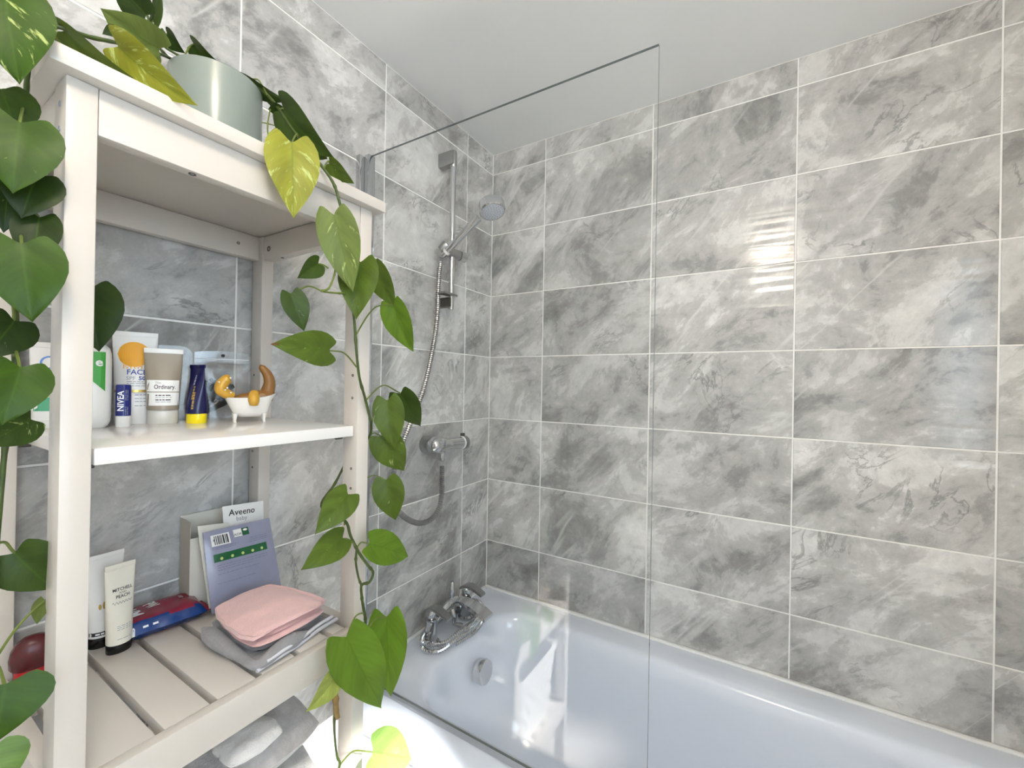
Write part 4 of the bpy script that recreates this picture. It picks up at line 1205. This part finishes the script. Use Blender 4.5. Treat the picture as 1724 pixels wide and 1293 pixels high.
pc = thing('pink_cloth', 'folded pale pink muslin cloth on top of the grey one', 'cloth', (0, 0, 0))
pc.location = ((pcor[0] + pcor[2]) / 2).to_tuple()[:2] + (LZ + 0.024,)
fold('lower_fold', shrink(pcor, 0.95, 0.004, 0.002), LZ + 0.0250, 0.012, 'pink_cloth', pc, amp=0.003, seed=4.1, rnd_=3.5)
fold('middle_fold', shrink(pcor, 0.93, 0.000, 0.004), LZ + 0.0335, 0.012, 'pink_cloth', pc, amp=0.003, seed=5.6, rnd_=3.5)
fold('upper_fold', pcor, LZ + 0.0415, 0.014, 'pink_cloth', pc, n=30, amp=0.006, seed=3.3, droop=0.006, rnd_=3.5)

# dark red case at the far left
p = at(56, 1134, 'z', LZ)
rc = thing('red_case', 'dark red domed case on a bright red foot by the rear leg', 'case', p, face_cam(p))
loft('foot', [oval(0.019, 0.014, h, 24, 2.4) for h in (0.0, 0.012)], 'bright_red', rc)
loft('dome', [oval(0.023 * f_, 0.017 * f_, h * 0.9 + 0.0013, 24, 2.4) for f_, h in ((0.9, 0.0125), (1.04, 0.018), (1.06, 0.030), (0.98, 0.042), (0.78, 0.053), (0.45, 0.060), (0.1, 0.062))], 'deep_red', rc)

# ================================================================== towels and basket lower down
TZ = 0.600
def towel(name, label, x0, x1, y0, y1, layers, th, mat, seed, z0=TZ, amp=0.012, hem_mat=None):
    o = thing(name, label, 'towel', ((x0 + x1) / 2, (y0 + y1) / 2, z0))
    for i in range(layers):
        d = 0.006 * math.sin(i * 2 + seed)
        fold('fold', [(x0 + d, y0, 0), (x0 + d, y1, 0), (x1 - abs(d) * 2, y1, 0), (x1 - abs(d) * 2, y0, 0)], z0 + 0.0005 + i * th * 0.97, th, mat if i < layers - 1 or not hem_mat else hem_mat, o, 24, amp, seed + i, 2.8)
    return o
towel('bath_towel', 'thick folded grey bath towel on the middle slatted shelf', 0.060, 0.338, -1.150, -0.965, 3, 0.078, 'towel_grey', 1.3)
towel('brown_towel', 'rumpled brown towel left of the grey bath towel', 0.070, 0.330, -1.272, -1.160, 3, 0.075, 'fur_brown', 5.1)
towel('face_towel', 'small off-white towel tucked in front of the grey bath towel', 0.270, 0.352, -1.130, -1.050, 1, 0.030, 'towel_white', 8.2, TZ + 0.228, 0.005)
bk = thing('storage_basket', 'white plastic basket with raised lattice sides on the lowest shelf', 'basket', (0.190, -1.112, 0.230))
loft('body', [rrect(-0.135, 0.135, -0.120, 0.120, 0.03, 0.0005), rrect(-0.152, 0.152, -0.136, 0.136, 0.03, 0.22), rrect(-0.158, 0.158, -0.142, 0.142, 0.03, 0.224), rrect(-0.158, 0.158, -0.142, 0.142, 0.03, 0.232), rrect(-0.147, 0.147, -0.131, 0.131, 0.03, 0.232), rrect(-0.130, 0.130, -0.115, 0.115, 0.03, 0.008)], 'white_plastic', bk)
bm = bmesh.new()
for i in range(9):
    for j in range(7):
        s = -0.10 + 0.025 * i; t = 0.03 + 0.026 * j
        off = 0.017 * (t / 0.22)
        dg_ = 0.008 if (i + j) % 2 else -0.008
        for side in (-1, 1):
            bm_tube(bm, [(s - dg_, side * (0.1205 + off), t - 0.008), (s + dg_, side * (0.1205 + off + 0.001), t + 0.008)], 0.003, 6)
        bm_tube(bm, [(0.1355 + off, s - dg_, t - 0.008), (0.1355 + off + 0.001, s + dg_, t + 0.008)], 0.003, 6)
lt = finish('lattice', bm, 'white_plastic', bk); lt['kind'] = 'stuff'

# ================================================================== potted pothos
POT = Vector((0.198, -1.100, STOP + 0.0195))
plant = thing('potted_pothos', 'trailing pothos in a sage grey pot on top of the shelf unit', 'houseplant', POT)
PR, PH = 0.064, 0.155
lathe('pot', [(0.0, 0.0), (PR * 0.93, 0.0), (PR * 0.97, 0.003), (PR, 0.012), (PR, PH - 0.002), (PR - 0.0015, PH), (PR - 0.004, PH), (PR - 0.005, PH - 0.006), (PR - 0.006, 0.120)], 'pot', plant, 64)
lathe('soil', [(0.0, 0.134), (0.03, 0.132), (PR - 0.006, 0.128)], 'soil', plant, 32)
HUES = dict(mid=(82, 102, 34), dark=(56, 76, 26), deep=(38, 56, 14), left=(54, 82, 12), yellow=(140, 142, 44), bright=(94, 124, 34), pale=(150, 162, 80), olive=(104, 116, 56), lite=(106, 122, 60), glow=(116, 146, 74))
def P(u, v, x):
    return at(u, v, 'x', x)
def leaf(bu, bv, bx, tu, tv, tx, wpx, roll=0, fold_=0.25, hue='mid', var=0.35, arch=0.06, stalk=None, twist=0.0, brown=False):
    B, T = P(bu, bv, bx), P(tu, tv, tx)
    ax = T - B
    Ln = ax.length
    ax.normalize()
    view = (CAM - (B + T) / 2).normalized()
    nrm = (view - ax * view.dot(ax)).normalized()
    nrm = Matrix.Rotation(math.radians(roll), 3, ax) @ nrm
    side = nrm.cross(ax).normalized()
    Wd = wpx * (px_size(B) + px_size(T)) / 2
    HW = [(0.0, 0.60), (0.06, 0.80), (0.14, 0.94), (0.25, 1.0), (0.38, 0.97), (0.52, 0.84), (0.66, 0.64), (0.80, 0.40), (0.90, 0.20), (0.96, 0.075), (1.0, 0.006)]
    us = (-1, -0.86, -0.66, -0.44, -0.22, 0, 0.22, 0.44, 0.66, 0.86, 1)
    bm = bmesh.new()
    uvl = bm.loops.layers.uv.new('UVMap')
    rows, uvs = [], {}
    rs = random.Random(bu * 13 + bv * 7)
    wav, ph = rs.uniform(0.01, 0.03), rs.uniform(0, 6)
    for t, hw in HW:
        row = []
        for u in us:
            au = abs(u)
            back = 0.17 * Ln * (1 - t) ** 5 * (au ** 1.3) * (1.25 - 0.55 * au ** 3)
            x = u * hw * Wd / 2
            y = t * Ln - back
            z = fold_ * abs(x) * (1 - 0.35 * au) - arch * Ln * 4 * t * t + arch * Ln * 4 * t + wav * Wd * math.sin(6 * t + ph + 2 * u) * au + twist * x * t
            v = bm.verts.new(B + side * x + ax * y + nrm * z - POT)
            uvs[v] = ((u + 1) / 2, t)
            row.append(v)
        rows.append(row)
    for A, C in zip(rows, rows[1:]):
        for i in range(len(us) - 1):
            f = bm.faces.new((A[i], A[i + 1], C[i + 1], C[i]))
            for lp in f.loops:
                lp[uvl].uv = uvs[lp.vert]
    bm.normal_update()
    o = finish('leaf', bm, ['leaf', 'brown_tip'] if brown else 'leaf', plant, angle=180)
    if brown:
        for pl in o.data.polygons:
            if (pl.center + POT - B).dot(ax) > Ln * 0.93:
                pl.material_index = 1
    c = lin(HUES[hue])
    o.color = (c[0], c[1], c[2], var)
    if stalk:
        S = P(*stalk)
        mid = (B + S) / 2 + Vector((0, 0, 0.18 * (B - S).length)) + nrm * -0.004
        pts = smooth_path([S, S.lerp(mid, 0.55) + Vector((0, 0, 0.05 * (B - S).length)), mid, B.lerp(mid, 0.35), B + ax * (0.02 * Ln) - nrm * 0.001], 4)
        tube('leaf_stalk', [q - POT for q in pts], 0.0013, 'stalk', o, 6)
    return o
def vine(pts, r=0.0022, mat='vine', n=6):
    ps = smooth_path([P(*q) if len(q) == 3 else Vector(q[1:]) for q in pts], n)
    rs = random.Random(len(ps))
    rr = [r * (1.35 if i % 11 == 5 else 1.0) * rs.uniform(0.92, 1.08) for i in range(len(ps))]
    return tube('stem', [q - POT for q in ps], rr, mat, plant, 8)

# ---- right-hand trail: stems
vine([('w', 0.205, -1.085, 1.845), ('w', 0.215, -1.060, 1.882), (428, 142, 0.235), (452, 162, 0.262), (470, 184, 0.29), (490, 213, 0.32), (512, 243, 0.35), (545, 284, 0.388), (562, 310, 0.396), (570, 335, 0.400), (576, 362, 0.400), (582, 420, 0.398), (588, 480, 0.396), (596, 535, 0.394), (600, 590, 0.392), (605, 635, 0.388), (614, 668, 0.376), (622, 700, 0.360), (625, 714, 0.352), (621, 736, 0.340), ('w', 0.300, -0.905, 1.255), ('w', 0.292, -0.935, 1.20), ('w', 0.310, -0.975, 1.17), (580, 876, 0.388), (590, 902, 0.398), (604, 930, 0.402), (618, 950, 0.402), (628, 964, 0.402), (622, 980, 0.400), (609, 985, 0.398), (609, 1004, 0.396), (612, 1024, 0.396), (615, 1042, 0.394), (614, 1056, 0.394)], 0.0023)
vine([(601, 921, 0.402), (599, 945, 0.400), (603, 970, 0.398), (608, 985, 0.397)], 0.0019)
vine([(588, 478, 0.396), (575, 470, 0.398), (566, 446, 0.40), (563, 432, 0.40)], 0.0018)
vine([(566, 446, 0.40), (562, 466, 0.40), (553, 486, 0.40), (541, 490, 0.40), (562, 493, 0.398), (580, 494, 0.396)], 0.0016, 'stalk')
vine([(614, 1056, 0.394), (600, 1100, 0.385), (572, 1130, 0.392), (566, 1150, 0.396), (564, 1190, 0.396), (563, 1230, 0.396), (567, 1272, 0.396), (572, 1288, 0.396), (560, 1330, 0.396), (566, 1400, 0.396), (575, 1480, 0.394)], 0.0018)
vine([(566, 1142, 0.397), (565, 1170, 0.398), (566, 1196, 0.398), (568, 1208, 0.397)], 0.0042, 'sheath', 4)
# ---- right-hand trail: leaves  (base px, base x, tip px, tip x, width px ...)
RL = [
    dict(a=(414, 133, .225, 488, 170, .27, 44), roll=58, hue='dark', stalk=(450, 160, .262), arch=.08),
    dict(a=(455, 178, .275, 486, 186, .29, 30), roll=50, hue='dark', stalk=(470, 184, .29)),
    dict(a=(478, 184, .300, 563, 266, .375, 70), roll=28, hue='dark', var=.3, stalk=(470, 184, .29), arch=.10, fold_=.35),
    dict(a=(533, 246, .345, 551, 268, .36, 34), roll=40, hue='dark', stalk=(512, 243, .35)),
    dict(a=(491, 240, .392, 494, 368, .405, 84), roll=-6, hue='yellow', var=.75, stalk=(506, 238, .345), arch=.05, fold_=.18),
    dict(a=(556, 275, .372, 596, 309, .392, 34), roll=35, hue='mid', stalk=(545, 284, .388)),
    dict(a=(563, 362, .408, 594, 492, .418, 66), roll=4, hue='lite', var=.55, stalk=(574, 350, .400), arch=.03),
    dict(a=(607, 441, .398, 600, 538, .408, 66), roll=12, hue='mid', var=.4, stalk=(590, 490, .396)),
    dict(a=(630, 448, .372, 666, 517, .384, 46), roll=28, hue='mid', var=.4, stalk=(592, 470, .396)),
    dict(a=(662, 512, .382, 696, 592, .392, 50), roll=25, hue='bright', var=.35, stalk=(598, 566, .394), fold_=.45),
    dict(a=(536, 444, .400, 500, 468, .404, 36), roll=-14, hue='dark', var=.2, stalk=(553, 452, .40), fold_=.4),
    dict(a=(490, 494, .398, 512, 558, .402, 42), roll=-12, hue='dark', var=.35, stalk=(541, 490, .40)),
    dict(a=(554, 590, .402, 456, 579, .410, 62), roll=10, hue='mid', var=.4, stalk=(600, 618, .390), brown=True, fold_=.2),
    dict(a=(674, 662, .352, 708, 718, .362, 50), roll=24, hue='dark', var=.3, stalk=(617, 673, .375)),
    dict(a=(652, 674, .362, 664, 756, .374, 52), roll=5, hue='mid', var=.3, stalk=(625, 714, .352)),
    dict(a=(642, 734, .352, 680, 793, .362, 54), roll=6, hue='mid', var=.5, stalk=(621, 734, .340)),
    dict(a=(650, 808, .345, 666, 876, .356, 52), roll=4, hue='mid', var=.35, stalk=(612, 808, .318)),
    dict(a=(586, 832, .404, 530, 900, .412, 54), roll=-4, hue='mid', var=.35, stalk=(580, 884, .388), fold_=.2),
    dict(a=(577, 906, .406, 506, 960, .414, 52), roll=-6, hue='mid', var=.35, stalk=(600, 922, .402), fold_=.2),
    dict(a=(622, 915, .398, 687, 937, .402, 54), roll=-10, hue='bright', var=.3, stalk=(601, 922, .402), fold_=.2),
    dict(a=(583, 1072, .410, 642, 1191, .424, 82), roll=4, hue='bright', var=.12, stalk=(612, 1032, .396), arch=.04, fold_=.15),
    dict(a=(651, 1038, .390, 658, 1173, .404, 66), roll=10, hue='bright', var=.12, stalk=(615, 1066, .394), arch=.04, fold_=.18),
    dict(a=(566, 1136, .396, 514, 1199, .404, 44), roll=-38, hue='pale', var=.5, stalk=(566, 1150, .396), fold_=.3),
    dict(a=(628, 1266, .398, 693, 1278, .410, 72), roll=-8, hue='glow', var=.5, stalk=(572, 1288, .396), fold_=.1),
    # below the picture's lower edge (seen in the glass)
    dict(a=(600, 1340, .398, 655, 1400, .410, 70), roll=-8, hue='bright', var=.3, stalk=(562, 1340, .396), fold_=.1),
    dict(a=(545, 1420, .398, 500, 1490, .410, 64), roll=-8, hue='bright', var=.3, stalk=(566, 1400, .396), fold_=.1),
]
for d in RL:
    d = dict(d); leaf(*d.pop('a'), **d)
# ---- leaves on top of the board and around the pot
vine([('w', 0.185, -1.125, 1.842), ('w', 0.192, -1.152, 1.868), ('w', 0.205, -1.172, 1.866), (205, 74, 0.31), (150, 62, 0.335), (90, 44, 0.335), (60, 60, 0.325), (48, 110, 0.32), (44, 165, 0.32), (42, 250, 0.315), (38, 330, 0.315), (32, 420, 0.315), (26, 500, 0.315), (28, 560, 0.315), (24, 620, 0.318), (14, 700, 0.32), (4, 800, 0.325), (-6, 920, 0.33), (-8, 1010, 0.33), (-10, 1100, 0.33), (-14, 1180, 0.33), (-12, 1260, 0.33), (0, 1330, 0.33)], 0.0022)
vine([('w', 0.190, -1.100, 1.845), (262, 74, 0.185), (254, 45, 0.18), (247, 22, 0.178)], 0.0016)
vine([('w', 0.205, -1.095, 1.845), ('w', 0.215, -1.088, 1.875), (281, 82, 0.215), (279, 60, 0.215), (272, 48, 0.215)], 0.0016)
TL = [
    dict(a=(199, 78, .345, 333, 178, .392, 74), roll=22, hue='yellow', var=.7, stalk=(235, 92, .30), arch=.10, fold_=.30),
    dict(a=(268, 82, .262, 168, 13, .26, 72), roll=-20, hue='lite', var=.1, stalk=(262, 92, .25), arch=.10, fold_=.3),
    dict(a=(246, 26, .178, 190, -40, .16, 52), roll=-15, hue='deep', var=.1, stalk=(254, 45, .18)),
    dict(a=(257, 34, .176, 262, -45, .17, 24), roll=55, hue='dark', var=.1, stalk=(262, 74, .185)),
    dict(a=(281, 56, .214, 312, 90, .222, 30), roll=30, hue='deep', var=.2, stalk=(281, 82, .215), arch=.16, fold_=.5),
    dict(a=(326, 74, .222, 382, 116, .238, 44), roll=42, hue='dark', var=.2, stalk=(310, 96, .215), arch=.20, fold_=.4),
    dict(a=(330, 84, .20, 320, 96, .21, 16), roll=10, hue='deep', var=.1, stalk=(332, 100, .205)),
    dict(a=(108, 52, .330, 236, 140, .352, 56), roll=46, hue='mid', var=.15, stalk=(90, 44, .335), arch=.10),
    dict(a=(60, 42, .330, 106, 78, .335, 50), roll=38, hue='olive', var=.2, stalk=(90, 44, .335)),
    dict(a=(200, 52, .26, 172, 58, .262, 20), roll=20, hue='deep', var=.1, stalk=(205, 74, .28)),
    # left-hand trail
    dict(a=(6, -20, .372, 34, 142, .385, 118), roll=8, hue='left', var=.62, stalk=(60, 60, .325), arch=.05, fold_=.12),
    dict(a=(2, 150, .335, 30, 232, .345, 80), roll=-12, hue='dark', var=.1, stalk=(44, 165, .32), fold_=.15),
    dict(a=(33, 206, .372, 22, 326, .384, 112), roll=6, hue='left', var=.30, stalk=(42, 190, .32), arch=.05, fold_=.14),
    dict(a=(62, 296, .360, 36, 368, .366, 78), roll=8, hue='deep', var=.12, stalk=(40, 290, .315), fold_=.15),
    dict(a=(14, 286, .325, 6, 392, .330, 70), roll=-8, hue='deep', var=.12, stalk=(40, 300, .315), fold_=.15),
    dict(a=(66, 366, .360, 58, 452, .366, 62), roll=12, hue='deep', var=.12, stalk=(36, 360, .315), fold_=.15),
    dict(a=(36, 410, .374, 54, 542, .384, 106), roll=4, hue='left', var=.42, stalk=(32, 380, .315), arch=.05, fold_=.15),
    dict(a=(24, 540, .330, -30, 606, .340, 78), roll=-10, hue='deep', var=.12, stalk=(26, 500, .315), fold_=.15),
    dict(a=(34, 618, .372, 4, 716, .382, 90), roll=-6, hue='left', var=.20, stalk=(24, 600, .318), fold_=.15),
    dict(a=(52, 706, .350, -34, 752, .360, 66), roll=-14, hue='dark', var=.66, stalk=(14, 690, .32), fold_=.15),
    dict(a=(24, 931, .318, 92, 992, .322, 82), roll=14, hue='dark', var=.08, stalk=(-6, 916, .33), fold_=.15),
    dict(a=(76, 1010, .318, 62, 1052, .320, 30), roll=45, hue='olive', var=.1, stalk=(-8, 1110, .33), fold_=.2),
    dict(a=(8, 1152, .378, -6, 1250, .388, 122), roll=0, hue='left', var=.15, stalk=(-12, 1130, .33), fold_=.14),
    dict(a=(-20, 1270, .345, 10, 1330, .355, 84), roll=0, hue='glow', var=.3, stalk=(-14, 1240, .33), fold_=.14),
    # inside the shelf, half behind the front leg
    dict(a=(150, 486, .285, 167, 592, .288, 84), roll=6, hue='deep', var=.05, stalk=(128, 470, .27), fold_=.2),
]
for d in TL:
    d = dict(d); leaf(*d.pop('a'), **d)
vine([(128, 470, .27), (110, 440, .26), (80, 420, .28), (36, 400, .315)], 0.0015, 'stalk')
tube('root_bit', [q - POT for q in smooth_path([P(470, 213, .28), P(450, 208, .27), P(440, 206, .262)], 4)], 0.0010, 'stalk', plant, 6)
for u0, v0_, u1, v1_, xx in ((455, 184, 452, 236, .30), (472, 194, 476, 238, .31)):
    tube('root_bit', [q - POT for q in smooth_path([P(u0, v0_, .275), P((u0 + u1) / 2 - 3, (v0_ + v1_) / 2, .29), P(u1, v1_, xx)], 4)], 0.0011, 'stalk', plant, 6)
